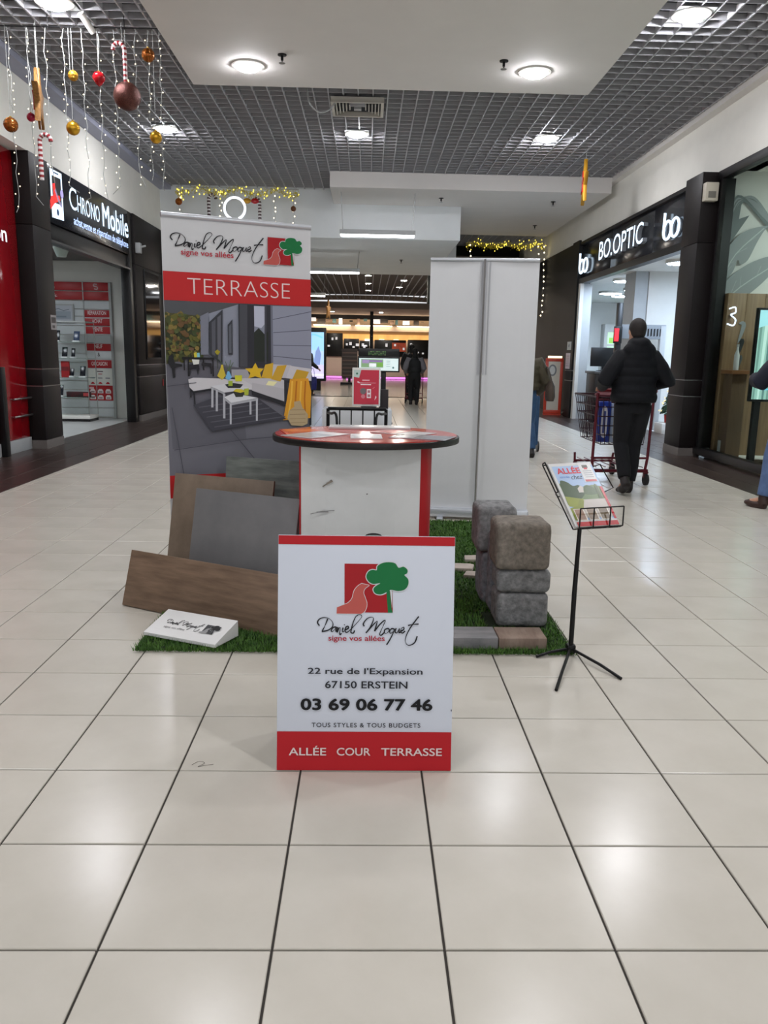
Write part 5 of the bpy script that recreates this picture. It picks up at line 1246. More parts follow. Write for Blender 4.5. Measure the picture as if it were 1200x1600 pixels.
# tilted rack frame : local u (width), v (up the slope)
o_ = Vector((-.022, -.0, .60)); Um = Vector((.2, .012, .012)); Vm = Vector((-.115, .13, .265)); Vn = Vm.normalized(); Un = Um.normalized(); Nm = Un.cross(Vn).normalized()
pt = lambda u, v, n=0: tuple(o_ + Un * u + Vn * v + Nm * n)
m = MB(); r_ = .0032
m.tube([pt(-.005, -.004), pt(-.012, .32), pt(-.012, .325, .01)], r_, 6); m.tube([pt(.205, -.004), pt(.212, .32)], r_, 6)
m.tube([pt(-.005, -.004), pt(.205, -.004)], r_, 6); m.tube([pt(-.012, .32), pt(.212, .32)], r_, 6); m.tube([pt(-.012, .16), pt(.212, .16)], r_, 6); m.tube([pt(.1, -.004), pt(.1, .32)], r_, 6)
m.obj('back_frame', SATIN, t, smooth=True)
m = MB()
for v in (.17, .318): m.tube([pt(-.012, v), pt(-.02, v, .03), pt(-.014, v, .046)], r_, 6)
m.tube([pt(-.014, .17, .046), pt(-.014, .318, .046)], r_, 6); m.obj('side_clip', SATIN, t, smooth=True)
m = MB(); m.tube([pt(.212, .30), pt(.24, .30, .03), pt(.25, .18, .03), pt(.212, .17)], r_, 6); m.obj('side_clip', SATIN, t, smooth=True)
m = MB(); lip = lambda u, h: tuple(Vector(pt(u, -.004, .03)) + Vector((0, -.01, h)))
for u in (.012, .075, .15, .21): m.tube([pt(u, -.004), lip(u, 0), lip(u, .088)], r_, 6)
m.tube([lip(.012, .088), lip(.21, .088)], r_, 6); m.tube([lip(.012, 0), lip(.21, 0)], r_, 6); m.obj('front_lip', SATIN, t, smooth=True)
wo = t.location
t = thing('magazine_stack', 'stack of garden magazines with a house on the cover in the wire rack', 'magazine', (.965, 3.47, 0))
q = [Vector(pt(0, 0, .004)), Vector(pt(.2, 0, .004)), Vector(pt(.2, .315, .004)), Vector(pt(0, .315, .004))]
m = MB()
for k in range(3): m.add([a + Nm * (.009 * k) for a in q] + [a + Nm * (.009 * k + .0082) for a in q], [(3, 2, 1, 0), (4, 5, 6, 7), (0, 1, 5, 4), (1, 2, 6, 5), (2, 3, 7, 6), (3, 0, 4, 7)])
m.obj('pages', mat('page_edges', (226, 226, 226), .5), t)
P = Print(q[0] + Nm * .0265, Un, Vn, Nm, off=.0008)
P.rect(0, .2, 0, .315, (222, 222, 220)); P.poly([(.012, .03), (.2, .03), (.2, .30), (.012, .30)], (176, 202, 236)); P.rect(.012, .2, .0, .022, (190, 34, 38))
P.poly([(.012, .1), (.2, .1), (.2, .19), (.16, .2), (.09, .19), (.012, .215)], (112, 136, 86))
P.poly(spline([(.012, .15), (.02, .225), (.05, .22), (.07, .2), (.1, .2), (.11, .16), (.06, .12), (.015, .1)], 4, True), (60, 84, 46)); P.poly([(.085, .165), (.12, .165), (.12, .185), (.103, .2), (.085, .185)], (212, 206, 196))
P.poly(spline([(.11, .155), (.115, .19), (.135, .2), (.16, .185), (.165, .155)], 4, True), (76, 100, 54)); P.poly([(.012, .1), (.09, .085), (.1, .13), (.012, .15)], (150, 160, 60)); P.poly([(.012, .04), (.05, .04), (.09, .13), (.2, .13), (.2, .04)], (206, 198, 190))
P.poly([(.012, .03), (.012, .09), (.05, .1), (.07, .13), (.09, .125), (.06, .06), (.04, .03)], (140, 150, 56))
P.text('ALLÉE', .028, .262, (214, 30, 50), w=.105, h=.034, bold=.03); P.text('chez', .078, .232, (40, 40, 48), w=.05, h=.022, shear=.25); P.text('votre idée', .028, .24, (110, 150, 214), w=.045, h=.012)
P.rect(.135, .192, .215, .312, (232, 232, 232)); P.rect(.15, .175, .285, .3, (90, 80, 70)); P.rect(.155, .17, .278, .287, (200, 40, 46)); P.rect(.139, .19, .217, .227, (194, 40, 48))
for k in range(4): P.rect(.145, .185, .238 + .01 * k, .242 + .01 * k, (190, 192, 196))
P.poly([(.165, .13), (.18, .13), (.178, .2), (.168, .205)], (84, 100, 56)); P.poly([(.19, .03), (.2, .03), (.2, .19), (.188, .19)], (200, 40, 50))
for k in range(3): P.rect(.022 + .055 * k, .068 + .055 * k, .028, .085, (236, 228, 214)); P.rect(.026 + .055 * k, .064 + .055 * k, .031, .082, ((160, 128, 108), (150, 130, 110), (130, 116, 96))[k])
P.obj('cover', t, PRINTG)

# --- high stool behind the counter
t = thing('metal_stool', 'black metal high stool with a barred back behind the counter', 'stool', (-.065, 5.3, 0))
BM = SATIN
for x in (-.2, .2):
    MB().tube([(x * 1.1, -.2, 0), (x, -.17, .66)], .012, 8).obj('leg', BM, t); MB().tube([(x * 1.1, .2, 0), (x, .17, .66), (x, .2, .985)], .012, 8).obj('leg', BM, t)
BX(-.21, .21, -.19, .19, .66, .69).obj('seat', BLACK, t, bevel=.01)
MB().tube([(-.2, .2, .985), (.2, .2, .985)], .012, 8).obj('top_rail', BM, t)
for k in range(4): MB().tube([(-.12 + .08 * k, .2, .69), (-.12 + .08 * k, .2, .985)], .005, 6).obj('back_bar', BM, t)
for s_ in (-1, 1): MB().tube(spline([(s_ * .2, .19, .955), (s_ * .17, -.0, .965), (s_ * .13, -.1, .95), (s_ * .125, -.15, .69)], 6), .009, 8).obj('arm_loop', BM, t)
for z in (.25,): MB().tube([(-.21, -.19, z), (.21, -.19, z), (.21, .19, z), (-.21, .19, z)], .008, 6, closed=True).obj('foot_ring', BM, t)

t = thing('loose_thread', 'thin dark loop of thread lying on the cream floor beside the white sign', 'thread', (-.535, 2.435, .0))
MB().tube(spline([(-.03, .0, .0016), (-.012, .022, .0016), (.01, .012, .0016), (-.008, -.012, .0016), (.012, -.004, .0016), (.04, .004, .0016)], 6), .0007, 5).obj('strand', mat('thread_dark', (120, 114, 106), .8), t)

# ================================================================== PEOPLE
def fuse(mb, voxel, smooth=4):
    me = bpy.data.meshes.new('f'); me.from_pydata(mb.v, [], mb.f)
    bm = bmesh.new(); bm.from_mesh(me); bmesh.ops.recalc_face_normals(bm, faces=bm.faces); bm.to_mesh(me); bm.free()
    ob = bpy.data.objects.new('f', me); COL.objects.link(ob)
    r = ob.modifiers.new('r', 'REMESH'); r.mode = 'VOXEL'; r.voxel_size = voxel
    s = ob.modifiers.new('s', 'SMOOTH'); s.factor = .5; s.iterations = smooth
    dg = bpy.context.evaluated_depsgraph_get()
    out = bpy.data.meshes.new_from_object(ob.evaluated_get(dg))
    bpy.data.objects.remove(ob); bpy.data.meshes.remove(me)
    out.shade_smooth()
    return out

SKIN = mat('skin', (196, 150, 126), .55, var=.04, scale=30)
def hand(m, wrist, d, side, s=1.0):
    """palm, four fingers and a thumb continuing from the wrist along d, curled"""
    d = Vector(d).normalized(); lat = d.cross(Vector((0, 0, 1)))
    lat = lat.normalized() if lat.length > .1 else Vector((1, 0, 0))
    nrm = lat.cross(d).normalized(); w_ = Vector(wrist)
    pc = w_ + d * .045 * s
    for k in (-1.2, 0, 1.2): m.tube([w_ + lat * k * .012 * s, pc + lat * k * .018 * s, w_ + d * .085 * s + lat * k * .021 * s], [.014 * s, .016 * s, .013 * s], 8)
    for k, L in zip((-1.5, -.5, .5, 1.5), (.068, .08, .076, .06)):
        b = w_ + d * .085 * s + lat * k * .019 * s
        m.tube([b, b + d * L * .45 * s - nrm * .004, b + d * L * .75 * s - nrm * .022 * s, b + d * L * .8 * s - nrm * .045 * s], [.0092 * s, .009 * s, .0085 * s, .007 * s], 7)
    b = w_ + d * .03 * s + lat * side * .022 * s
    m.tube([b, b + d * .03 * s + lat * side * .024 * s - nrm * .01, b + d * .058 * s + lat * side * .022 * s - nrm * .028], [.012 * s, .0105 * s, .008 * s], 7)

def person(label, loc, rz, J, coat, trouser, shoe, hair, coat_m=None, hood=False, quilt=False, hem=.90, coat_w=1.0, female=False, sleeve_m=None, scale=1.0, fine=.010):
    t = thing('person', label, 'person', loc, rz); t.scale = (scale,) * 3
    g = lambda k: Vector(J[k])
    pel, che, nek, hd = g('pelvis'), g('chest'), g('neck'), g('head')
    # continuous body
    m = MB()
    m.rings([(pel.x, pel.y, pel.z - .1, .13, .09), (pel.x, pel.y, pel.z + .08, .13, .09), (che.x, che.y, che.z - .12, .14, .09), (che.x, che.y, che.z, .15, .095), (nek.x, nek.y, nek.z - .02, .08, .06)], 16)
    m.tube([nek - Vector((0, 0, .05)), nek + Vector((0, .01, .05)), hd - Vector((0, 0, .05))], [.062, .056, .056], 12)
    m.ball(hd, .074, .094, .118, 18, 14); m.ball(hd + Vector((0, .045, -.06)), .055, .055, .06, 14, 10)
    m.tube([hd + Vector((0, .088, .01)), hd + Vector((0, .112, -.025)), hd + Vector((0, .092, -.035))], [.008, .015, .012], 7)
    m.tube([hd + Vector((-.022, .094, -.066)), hd + Vector((0, .1, -.064)), hd + Vector((.022, .094, -.066))], .008, 6)
    for s_ in (-1, 1):
        m.ball(hd + Vector((s_ * .076, -.004, -.012)), .012, .022, .034, 8, 8); m.ball(hd + Vector((s_ * .03, .08, .02)), .02, .02, .01, 8, 6)
    for S_, s_ in (('L', -1), ('R', 1)):
        sh, el, wr, hp, kn, an, to = g('sh' + S_), g('el' + S_), g('wr' + S_), g('hip' + S_), g('kn' + S_), g('an' + S_), g('to' + S_)
        m.tube([che + Vector((s_ * .08, 0, .06)), sh, (sh + el) / 2, el, (el + wr) / 2, wr], [.05, .052, .045, .038, .036, .026], 10)
        m.tube([pel + Vector((s_ * .05, 0, -.02)), hp, (hp + kn) / 2, kn, (kn + an) / 2, an, to], [.07, .082, .07, .052, .05, .036, .03], 10)
        hand(m, wr, J.get('hd' + S_, (wr - el)), -s_)
    link('body', fuse(m, fine * .8, 3), t).data.materials.append(SKIN)
    for s_ in (-1, 1): MB().ball(hd + Vector((s_ * .03, .088, .018)), .011, .009, .009, 8, 6).obj('eye', mat('eye_dark', (40, 32, 30), .2), t, smooth=True)
    # hair
    m = MB(); m.ball(hd + Vector((0, -.014, .022)), .086, .1, .106, 18, 12)
    if female: m.ball(hd + Vector((0, -.05, -.06)), .075, .06, .12, 14, 10)
    else: m.ball(hd + Vector((0, -.045, -.02)), .072, .06, .075, 14, 10)
    hm = fuse(m, .012, 3)
    bm = bmesh.new(); bm.from_mesh(hm)
    bmesh.ops.delete(bm, geom=[v for v in bm.verts if v.co.y > hd.y + .055 and v.co.z < hd.z + .07], context='VERTS'); bm.to_mesh(hm); bm.free()
    link('hair', hm, t).data.materials.append(mat('hair_%s' % (hair,), hair, .7, var=.2, scale=60))
    # trousers
    m = MB()
    m.rings([(pel.x, pel.y, pel.z - .12, .15, .11), (pel.x, pel.y, pel.z - .02, .175, .125), (pel.x, pel.y, pel.z + .08, .165, .115), (pel.x, pel.y, pel.z + .12, .155, .105)], 18)
    for S_, s_ in (('L', -1), ('R', 1)):
        hp, kn, an = g('hip' + S_), g('kn' + S_), g('an' + S_)
        m.tube([pel + Vector((s_ * .06, 0, -.03)), hp, (hp + kn) / 2 + Vector((0, -.008, 0)), kn, (kn + an) / 2 + Vector((0, -.012, 0)), an + (kn - an) * .08], [.1, .105, .092, .075, .074, .066], 14)
    link('trousers', fuse(m, fine * 1.1, 3), t).data.materials.append(trouser)
    # coat
    m = MB(); zb = hem; zt = nek.z - .015; rs = []; n = 46
    for k in range(n + 1):
        f = k / n; z = zb + (zt - zb) * f
        ax = pel + (che - pel) * min(1, max(0, (z - pel.z) / (che.z - pel.z)))
        wd_ = np.interp(f, [0, .12, .35, .6, .8, .92, 1], [.215, .22, .2, .225, .225, .165, .095]) * coat_w * (.88 if female else 1)
        dp = np.interp(f, [0, .12, .35, .6, .8, .92, 1], [.15, .155, .14, .15, .14, .11, .085]) * coat_w
        if quilt: q_ = .010 * abs(math.sin(math.pi * z / .085)) ; wd_ += q_; dp += q_
        rs.append((ax.x, ax.y, z, wd_, dp))
    m.rings(rs, 28)
    ms = MB() if sleeve_m else m
    for S_, s_ in (('L', -1), ('R', 1)):
        sh, el, wr = g('sh' + S_), g('el' + S_), g('wr' + S_)
        ms.tube([che + Vector((s_ * .1, 0, .05)), sh, sh + (el - sh) * .5, el, el + (wr - el) * .5, wr - (wr - el) * .06], [.09 * coat_w, .09 * coat_w, .084 * coat_w, .074 * coat_w, .066 * coat_w, .054 * coat_w], 14)
    if hood: m.ball(nek + Vector((0, -.05, .02)), .12, .105, .075, 18, 10); m.ball(nek + Vector((0, -.07, -.05)), .175, .085, .11, 18, 10); m.ball(nek + Vector((0, -.10, -.11)), .14, .06, .09, 16, 10)
    else: m.rings([(nek.x, nek.y, nek.z - .06, .1, .085), (nek.x, nek.y + .005, nek.z + .015, .078, .07), (nek.x, nek.y + .005, nek.z + .03, .07, .064)], 16)
    link('coat', fuse(m, fine, 3), t).data.materials.append(coat)
    if sleeve_m: link('sleeves', fuse(ms, fine, 3), t).data.materials.append(sleeve_m)
    for S_, s_ in (('L', -1), ('R', 1)):
        an, to = g('an' + S_), g('to' + S_); d = (to - an); he = an - Vector((d.x, d.y, 0)).normalized() * .035; up = (g('kn' + S_) - an).normalized()
        sole_z = J.get('ground', 0.0)
        m = MB(); low = an - up * .055
        m.tube([an + up * .05, an, low + (he - an) * .6], [.048, .05, .046], 12); m.tube([low + (he - an) * .8, low + d * .5 + Vector((0, 0, .012)), Vector((to.x, to.y, to.z + .005))], [.042, .046, .034], 12); m.ball((to.x, to.y, to.z), .042, .045, .028, 12, 8)
        link('shoe', fuse(m, .009, 3), t).data.materials.append(shoe)
    return t

def pose(h=1.76, step=.0, **kw):
    k = h / 1.76
    J = dict(pelvis=(0, 0, .93), chest=(0, .02, 1.30), neck=(0, .02, 1.475), head=(0, .045, 1.625),
             shL=(-.2, .01, 1.40), elL=(-.29, -.04, 1.12), wrL=(-.24, .16, .96), shR=(.2, .01, 1.40), elR=(.29, -.04, 1.12), wrR=(.24, .16, .96),
             hipL=(-.095, 0, .88), knL=(-.1, .03, .50), anL=(-.1, -.02, .09), toL=(-.11, .13, .035), hipR=(.095, 0, .88), knR=(.1, .03, .50), anR=(.1, -.02, .09), toR=(.11, .13, .035))
    J.update(kw)
    return {a: (tuple(c * k for c in b) if isinstance(b, tuple) else b) for a, b in J.items()}
NAVY = mat('navy_puffer', (6, 8, 15), .7, var=.2, scale=20, spec=.3); NAVY2 = mat('navy_wool', (14, 17, 34), .8, var=.15, scale=40, bump=.2, bscale=120)
DKT = mat('dark_navy_trousers', (6, 7, 13), .9, var=.2, scale=12); JEAN = mat('blue_jeans', (84, 106, 146), .8, var=.2, scale=14, bump=.15, bscale=200)
JEAN2 = mat('teal_jeans', (44, 74, 108), .8, var=.2, scale=14); BROWNS = mat('brown_leather', (58, 40, 34), .5, var=.2, scale=20); BLKS = mat('dark_shoe', (34, 28, 28), .5, var=.1)
OLIVE = mat('olive_quilt', (66, 60, 44), .7, var=.2, scale=16)
person('man in a dark navy hooded puffer jacket pushing a shopping cart, seen from behind', (2.71, 8.05, 0), .10,
       pose(1.775, shL=(-.165, .0, 1.36), shR=(.165, .0, 1.36), elL=(-.335, -.05, 1.14), wrL=(-.20, .34, 1.06), elR=(.33, -.05, 1.14), wrR=(.2, .34, 1.06), hdL=(.15, 1, -.1), hdR=(-.15, 1, -.1),
            hipL=(-.09, 0, .88), knL=(-.085, .04, .50), anL=(-.115, -.2, .15), toL=(-.12, -.10, .045), hipR=(.09, 0, .88), knR=(.06, .05, .48), anR=(.015, .0, .09), toR=(.03, .15, .035)),
       NAVY, DKT, BLKS, (34, 28, 26), hood=True, quilt=True, hem=.93, coat_w=1.06)
person('person in a navy coat, blue jeans and brown boots beside the leaf window', (3.95, 7.25, 0), .25,
       pose(1.74, elL=(-.40, .04, 1.18), wrL=(-.26, .26, 1.22), hdL=(.6, 1, .2), elR=(.36, -.02, 1.14), hipL=(-.1, 0, .88), knL=(-.15, .06, .5), anL=(-.2, .05, .09), toL=(-.24, .20, .035), knR=(.1, .05, .5), anR=(.1, -.25, .16), toR=(.1, -.13, .05)),
       NAVY2, JEAN, BROWNS, (60, 48, 40), hem=.80, coat_w=1.08)
person('person in an olive quilted jacket and blue jeans half hidden behind the white banner', (2.17, 10.95, 0), .2,
       pose(1.62, elR=(.31, -.05, 1.12), wrR=(.27, .15, .95), anR=(.1, -.12, .09), toR=(.11, .03, .035), knR=(.11, .03, .5)), OLIVE, JEAN2, BLKS, (80, 66, 50), hem=.92, quilt=True, coat_w=1.05, female=True)
person('far shopper in a black vest over grey sleeves pushing a cart, seen from behind', (1.33, 22.5, 0), 0, pose(1.56, elL=(-.3, 0, 1.14), elR=(.3, 0, 1.14), wrL=(-.24, .28, 1.0), wrR=(.24, .28, 1.0), anR=(.08, -.1, .1), toR=(.09, .04, .04)),
       mat('black_vest', (22, 24, 26), .7), mat('black_trousers', (16, 16, 18), .7), BLKS, (20, 18, 18), hem=.9, female=True, sleeve_m=mat('grey_sleeve', (120, 118, 124), .8), fine=.016)
person('far shopper in a black coat walking ahead of the one in the vest', (1.38, 25.0, 0), 0, pose(1.72), mat('black_coat', (20, 20, 24), .7), mat('black_trousers', (16, 16, 18), .7), BLKS, (18, 16, 16), hem=.75, female=True, fine=.016, coat_w=1.1)
person('far shopper in dark clothes beside the wall screen, mostly behind the patio banner', (-2.02, 26.6, 0), -.6, pose(1.65, anL=(-.1, -.3, .14), toL=(-.1, -.18, .05), toR=(.11, .33, .035), anR=(.1, .2, .09), knR=(.1, .16, .5), wrR=(.3, .3, .95)), mat('black_coat', (20, 20, 24), .7), mat('black_trousers', (16, 16, 18), .7), BLKS, (18, 16, 16), hem=.8, fine=.016)
t = thing('shoulder_bag', 'brown shoulder bag hanging at the side of the person in olive', 'bag', (2.50, 10.86, .78)); MB().rings([(0, 0, 0, .05, .11), (0, 0, .06, .065, .14), (0, 0, .2, .055, .12), (0, 0, .27, .02, .09)], 16).obj('bag_body', mat('brown_bag', (72, 62, 54), .6, var=.15), t, smooth=True)
MB().tube(spline([(0, -.09, .25), (-.05, -.06, .42), (-.06, .02, .44), (0, .09, .25)], 5), .01, 6).obj('strap', mat('brown_bag', (72, 62, 54)), t)
t = thing('wheeled_bag', 'blue wheeled shopping bag beside the white banner', 'trolley bag', (2.36, 11.55, 0)); BX(-.16, .14, -.12, .12, .1, .82).obj('bag_body', JEAN2, t, bevel=.03)
for x in (-.17, .16): MB().tube([(x - .012, 0, .08), (x + .012, 0, .08)], .078, 18).obj('wheel', BLACK, t, smooth=True)
MB().tube([(-.14, .1, .1), (-.14, .12, 1.0), (.12, .12, 1.0), (.12, .1, .1)], .01, 6).obj('handle', STEEL, t)
t = thing('carrier_bag', 'deep blue carrier bag of the far shopper beside the wall screen', 'bag', (-1.80, 26.3, .2)); MB().rings([(0, 0, 0, .14, .07), (0, 0, .2, .16, .08), (0, 0, .42, .15, .03)], 14).obj('bag_body', mat('blue_bag', (34, 40, 120), .5), t); MB().tube(spline([(-.08, 0, .4), (-.06, 0, .66), (.06, 0, .66), (.08, 0, .4)], 5), .008, 5).obj('strap', mat('blue_bag', (34, 40, 120)), t)

# --- shopping carts
CARTR = mat('dark_red_cart', (96, 26, 40), .35, metal=.4, var=.1); CARTW = mat('cart_wire', (64, 44, 50), .35, metal=.6); RUB = mat('rubber', (26, 26, 28), .7)
def cart(label, loc, rz, sc=(1, 1, 1)):
    t = thing('shopping_cart', label, 'cart', loc, rz); t.scale = sc
    m = MB()
    for s_ in (-1, 1):
        m.tube([(s_ * .25, -.36, .13), (s_ * .26, -.38, .3), (s_ * .26, -.42, 1.0)], .014, 8); m.tube([(s_ * .27, -.38, .14), (s_ * .19, .48, .14)], .014, 8); m.tube([(s_ * .19, .48, .14), (s_ * .2, .46, .26)], .012, 8)
    m.tube([(-.27, -.38, .16), (.27, -.38, .16)], .02, 8); m.tube([(-.19, .48, .16), (.19, .48, .16)], .014, 8); m.tube([(-.26, -.38, .30), (.26, -.38, .30)], .012, 8)
    m.obj('frame', CARTR, t, smooth=True)
    MB().tube([(-.27, -.46, 1.03), (.27, -.46, 1.03)], .02, 10).obj('handle', mat('red_handle', (120, 20, 34), .4), t, smooth=True)
    m = MB(); wz = lambda f: .45 + f * .5
    cor = lambda f: [(-.20 - .05 * f, -.40), (.20 + .05 * f, -.40), (.16 + .05 * f, .42 + .12 * f), (-.16 - .05 * f, .42 + .12 * f)]
    for k in range(6):
        f = k / 5; m.tube([(x, y, wz(f)) for x, y in cor(f)], .006 if k < 5 else .011, 5, closed=True)
    A0, A1 = cor(0), cor(1)
    for e in range(4):
        for k in range(10):
            q = k / 10; a, b = A0[e], A0[(e + 1) % 4]; c_, d_ = A1[e], A1[(e + 1) % 4]
            m.tube([(a[0] + (b[0] - a[0]) * q, a[1] + (b[1] - a[1]) * q, wz(0)), (c_[0] + (d_[0] - c_[0]) * q, c_[1] + (d_[1] - c_[1]) * q, wz(1))], .004, 4, caps=False)
    for k in range(8):
        q = k / 7; m.tube([(-.2 + .4 * q, -.4, .45), (-.16 + .32 * q, .42, .45)], .004, 4, caps=False)
    m.obj('basket', CARTW, t)['kind'] = 'stuff'
    m = MB()
    for k in range(6): m.tube([(-.22 + .088 * k, -.38, .2), (-.17 + .068 * k, .46, .2)], .005, 5)
    m.obj('lower_rack', CARTR, t)
    for x, y in ((-.26, -.36), (.26, -.36), (-.19, .46), (.19, .46)):
        w_ = BX(x - .016, x + .016, y - .02, y + .03, .08, .15).obj('caster', CARTR, t, bevel=.004); MB().tube([(x - .014, y - .02, .064), (x + .014, y - .02, .064)], .063, 18).obj('tyre', RUB, w_, smooth=True)
    return t
cart('dark red shopping cart pushed by the man in the navy puffer jacket', (2.75, 8.90, 0), .05, (1.18, 1, 1))
cart('far shopping cart pushed by the shopper in the vest', (1.36, 23.4, 0), 0, (.95, .95, .95))
t = thing('blue_pack', 'blue carton with a white label standing in the near shopping cart', 'box', (2.605, 8.70, .458), .05); BX(-.065, .065, -.06, .06, 0, .44).obj('carton', mat('blue_carton', (30, 56, 150), .4, var=.1), t, bevel=.008)
P = Print((-.09, -.06, 0), (1, 0, 0), (0, 0, 1)); P.poly(spline([(.06, .07), (.11, .06), (.12, .2), (.11, .37), (.06, .38), (.05, .22)], 4, True), (226, 226, 236)); P.rect(.07, .1, .1, .34, (90, 100, 170)); P.obj('label', t)
t = thing('white_pack', 'pale blue and white carton beside the blue one in the near shopping cart', 'box', (2.752, 8.71, .458), .05); BX(-.075, .075, -.06, .06, 0, .42).obj('carton', mat('pale_carton', (170, 186, 214), .4, var=.1), t, bevel=.008); BX(-.05, .05, -.062, -.06, .05, .3).obj('label', WHITE, t)
t = thing('folded_bag', 'dark red shopping bag folded on top of the near shopping cart', 'bag', (2.74, 8.9, .905), .06); MB().rings([(0, 0, 0, .16, .1), (0, 0, .06, .19, .12), (0, 0, .12, .12, .07)], 18).obj('bag_body', mat('maroon_bag', (92, 24, 36), .6, var=.15), t, smooth=True)
MB().tube(spline([(-.06, 0, .1), (-.03, 0, .15), (.03, 0, .15), (.06, 0, .1)], 5), .008, 5).obj('handle', mat('maroon_bag', (92, 24, 36)), t)

# ================================================================== MIDDLE DISTANCE
t = thing('low_plinth', 'low white block under the red poster stand', 'plinth', (-.18, 15.5, 0)); BX(-.66, .66, -.4, .4, 0, .33).obj('block', mat('grey_white_block', (196, 198, 200), .5), t, bevel=.01)
t = thing('poster_stand', 'red advertising poster in a white frame on the low white block', 'poster', (-.01, 15.35, .33), 0)
BX(-.27, .27, -.025, .025, .05, .78).obj('frame', WHITE, t, bevel=.01); BX(-.1, .2, -.12, .12, 0, .05).obj('foot', SATIN, t)
P = Print((-.24, -.025, .09), (1, 0, 0), (0, 0, 1), off=.003); P.rect(0, .48, 0, .65, (196, 56, 74)); P.poly([(0, .52), (.1, .5), (.14, .65), (0, .65)], (190, 206, 200)); P.disc(.06, .58, .02, (60, 110, 90))
P.rect(.16, .3, .45, .465, (240, 200, 206)); P.poly([(.06, .42), (.1, .4), (.42, .405), (.42, .41), (.12, .41), (.08, .44)], (244, 214, 220)); P.rect(.13, .33, .365, .385, (246, 226, 230)); P.disc(.18, .25, .06, (120, 110, 112)); P.disc(.18, .15, .04, (214, 130, 140)); P.rect(.25, .33, .12, .29, (240, 232, 232)); P.rect(.265, .315, .22, .27, (190, 120, 128)); P.rect(.265, .315, .14, .19, (190, 120, 128)); P.stroke([(.36, .3), (.4, .33)], .012, (230, 120, 130)); P.poly([(.4, .08), (.44, .14), (.42, .17)], (240, 220, 222)); P.obj('print', t)
t = thing('dark_box', 'dark brown box behind the red poster on the low white block', 'box', (.33, 15.55, .33)); BX(-.09, .09, -.08, .08, 0, .36).obj('carton', mat('dark_brown_box', (40, 32, 34), .6), t, bevel=.006)
BX(-.09, .09, -.08, .08, .36, .37).obj('lid', mat('dark_lid', (52, 44, 46), .6), t)
t = thing('info_totem', 'black information board with a lit floor plan above the red poster', 'information board', (.22, 16.1, 0))
BX(.06, .16, -.04, .04, 0, 1.02).obj('post', SATIN, t, bevel=.006); BX(-.2, .3, -.2, .2, 0, .03).obj('foot', SATIN, t)
BX(-.41, .43, -.06, .03, 1.02, 1.33).obj('board', BLACK, t, bevel=.008); BX(-.40, .42, -.06, .03, 1.33, 1.48).obj('header', BLACK, t, bevel=.02)
P = Print((-.38, -.06, 1.05), (1, 0, 0), (0, 0, 1), off=.003); P.rect(0, .78, 0, .24, (206, 222, 220)); P.rect(.04, .48, .06, .22, (120, 150, 110)); P.rect(.06, .2, .14, .21, (150, 130, 170)); P.rect(.2, .34, .07, .14, (226, 230, 232)); P.rect(.36, .47, .08, .15, (110, 160, 70)); P.rect(.2, .46, .17, .2, (130, 100, 160)); P.disc(.68, .06, .02, (90, 110, 110))
for k in range(4): P.rect(.54, .62, .08 + .035 * k, .09 + .035 * k, (150, 160, 160))
P.obj('floor_plan', t, SCREEN2)
P = Print((-.2, -.06, 1.35), (1, 0, 0), (0, 0, 1), off=.003)
for j in range(3):
    for k in range(9): P.rect(.04 * k, .04 * k + .028, .03 * j, .03 * j + .018, ((60, 100, 50), (40, 60, 40), (90, 110, 70))[(j * 2 + k) % 3])
P.obj('led_text', t, SCREEN2)
t = thing('red_poster_frame', 'orange red framed watch poster standing by the dark wall', 'poster', (4.50, 19.3, 0), -.15)
m = MB(); [m.box(*a) for a in ((-.2, .22, -.03, .03, .03, .12), (-.2, .22, -.03, .03, 1.28, 1.36), (-.2, -.13, -.03, .03, .12, 1.28), (.15, .22, -.03, .03, .12, 1.28))]; m.obj('frame', mat('orange_red_frame', (190, 62, 40), .4), t, bevel=.006)
BX(-.13, .15, -.02, .02, .12, 1.28).obj('board', mat('cream_board', (206, 200, 186), .5), t); BX(-.2, .22, -.12, .12, 0, .03).obj('foot', mat('orange_red_frame', (190, 62, 40)), t); MB().tube([(-.15, -.0, 1.385), (.18, 0, 1.385)], .025, 8).obj('lamp_bar', mat('warm_lamp_bar', (255, 226, 180), .4, emit=2), t)
P = Print((-.13, -.02, .12), (1, 0, 0), (0, 0, 1), off=.002); P.disc(.1, .95, .1, (120, 122, 124), ry=.14); P.disc(.1, .95, .065, (200, 200, 196), ry=.1); P.stroke([(.05, .75), (.09, .6)], .05, (150, 146, 140)); P.obj('print', t)

# ================================================================== FAR END OF THE MALL
fx = lambda u, y: (u - 574) / 1236 * y
fz = lambda v, y: 1.351 + (556 - v) / 1236 * y
we = struct('wall_back.001')
skind(BX(-9, 9, 47.6, 47.8, 0, 4).obj('wall_panel', mat('cream_lit_wall', (226, 208, 186), .6), we))
skind(BX(-9, -6, 26, 48, 0, 4.4).obj('wall_panel', mat('grey_side', (120, 116, 112), .6), we)); skind(BX(6.5, 9, 26, 48, 0, 4.4).obj('wall_panel', mat('grey_side', (120, 116, 112), .6), we))
skind(BX(-6, -4.3, 17.8, 26.2, 0, 3.9).obj('wall_panel', mat('grey_side', (120, 116, 112), .6), we))
t = thing('far_shop_header', 'black lit header beam across the far shop', 'shop front', (0, 46.9, 3.25))
BX(-6, 6.4, -.1, .1, .1, .36).obj('beam', BLACK, t); BX(-6, 6.4, -.1, .1, -.55, -.25).obj('pale_fascia', mat('pale_beige_fascia', (200, 186, 172), .5), t)
r_ = random.Random(5); 
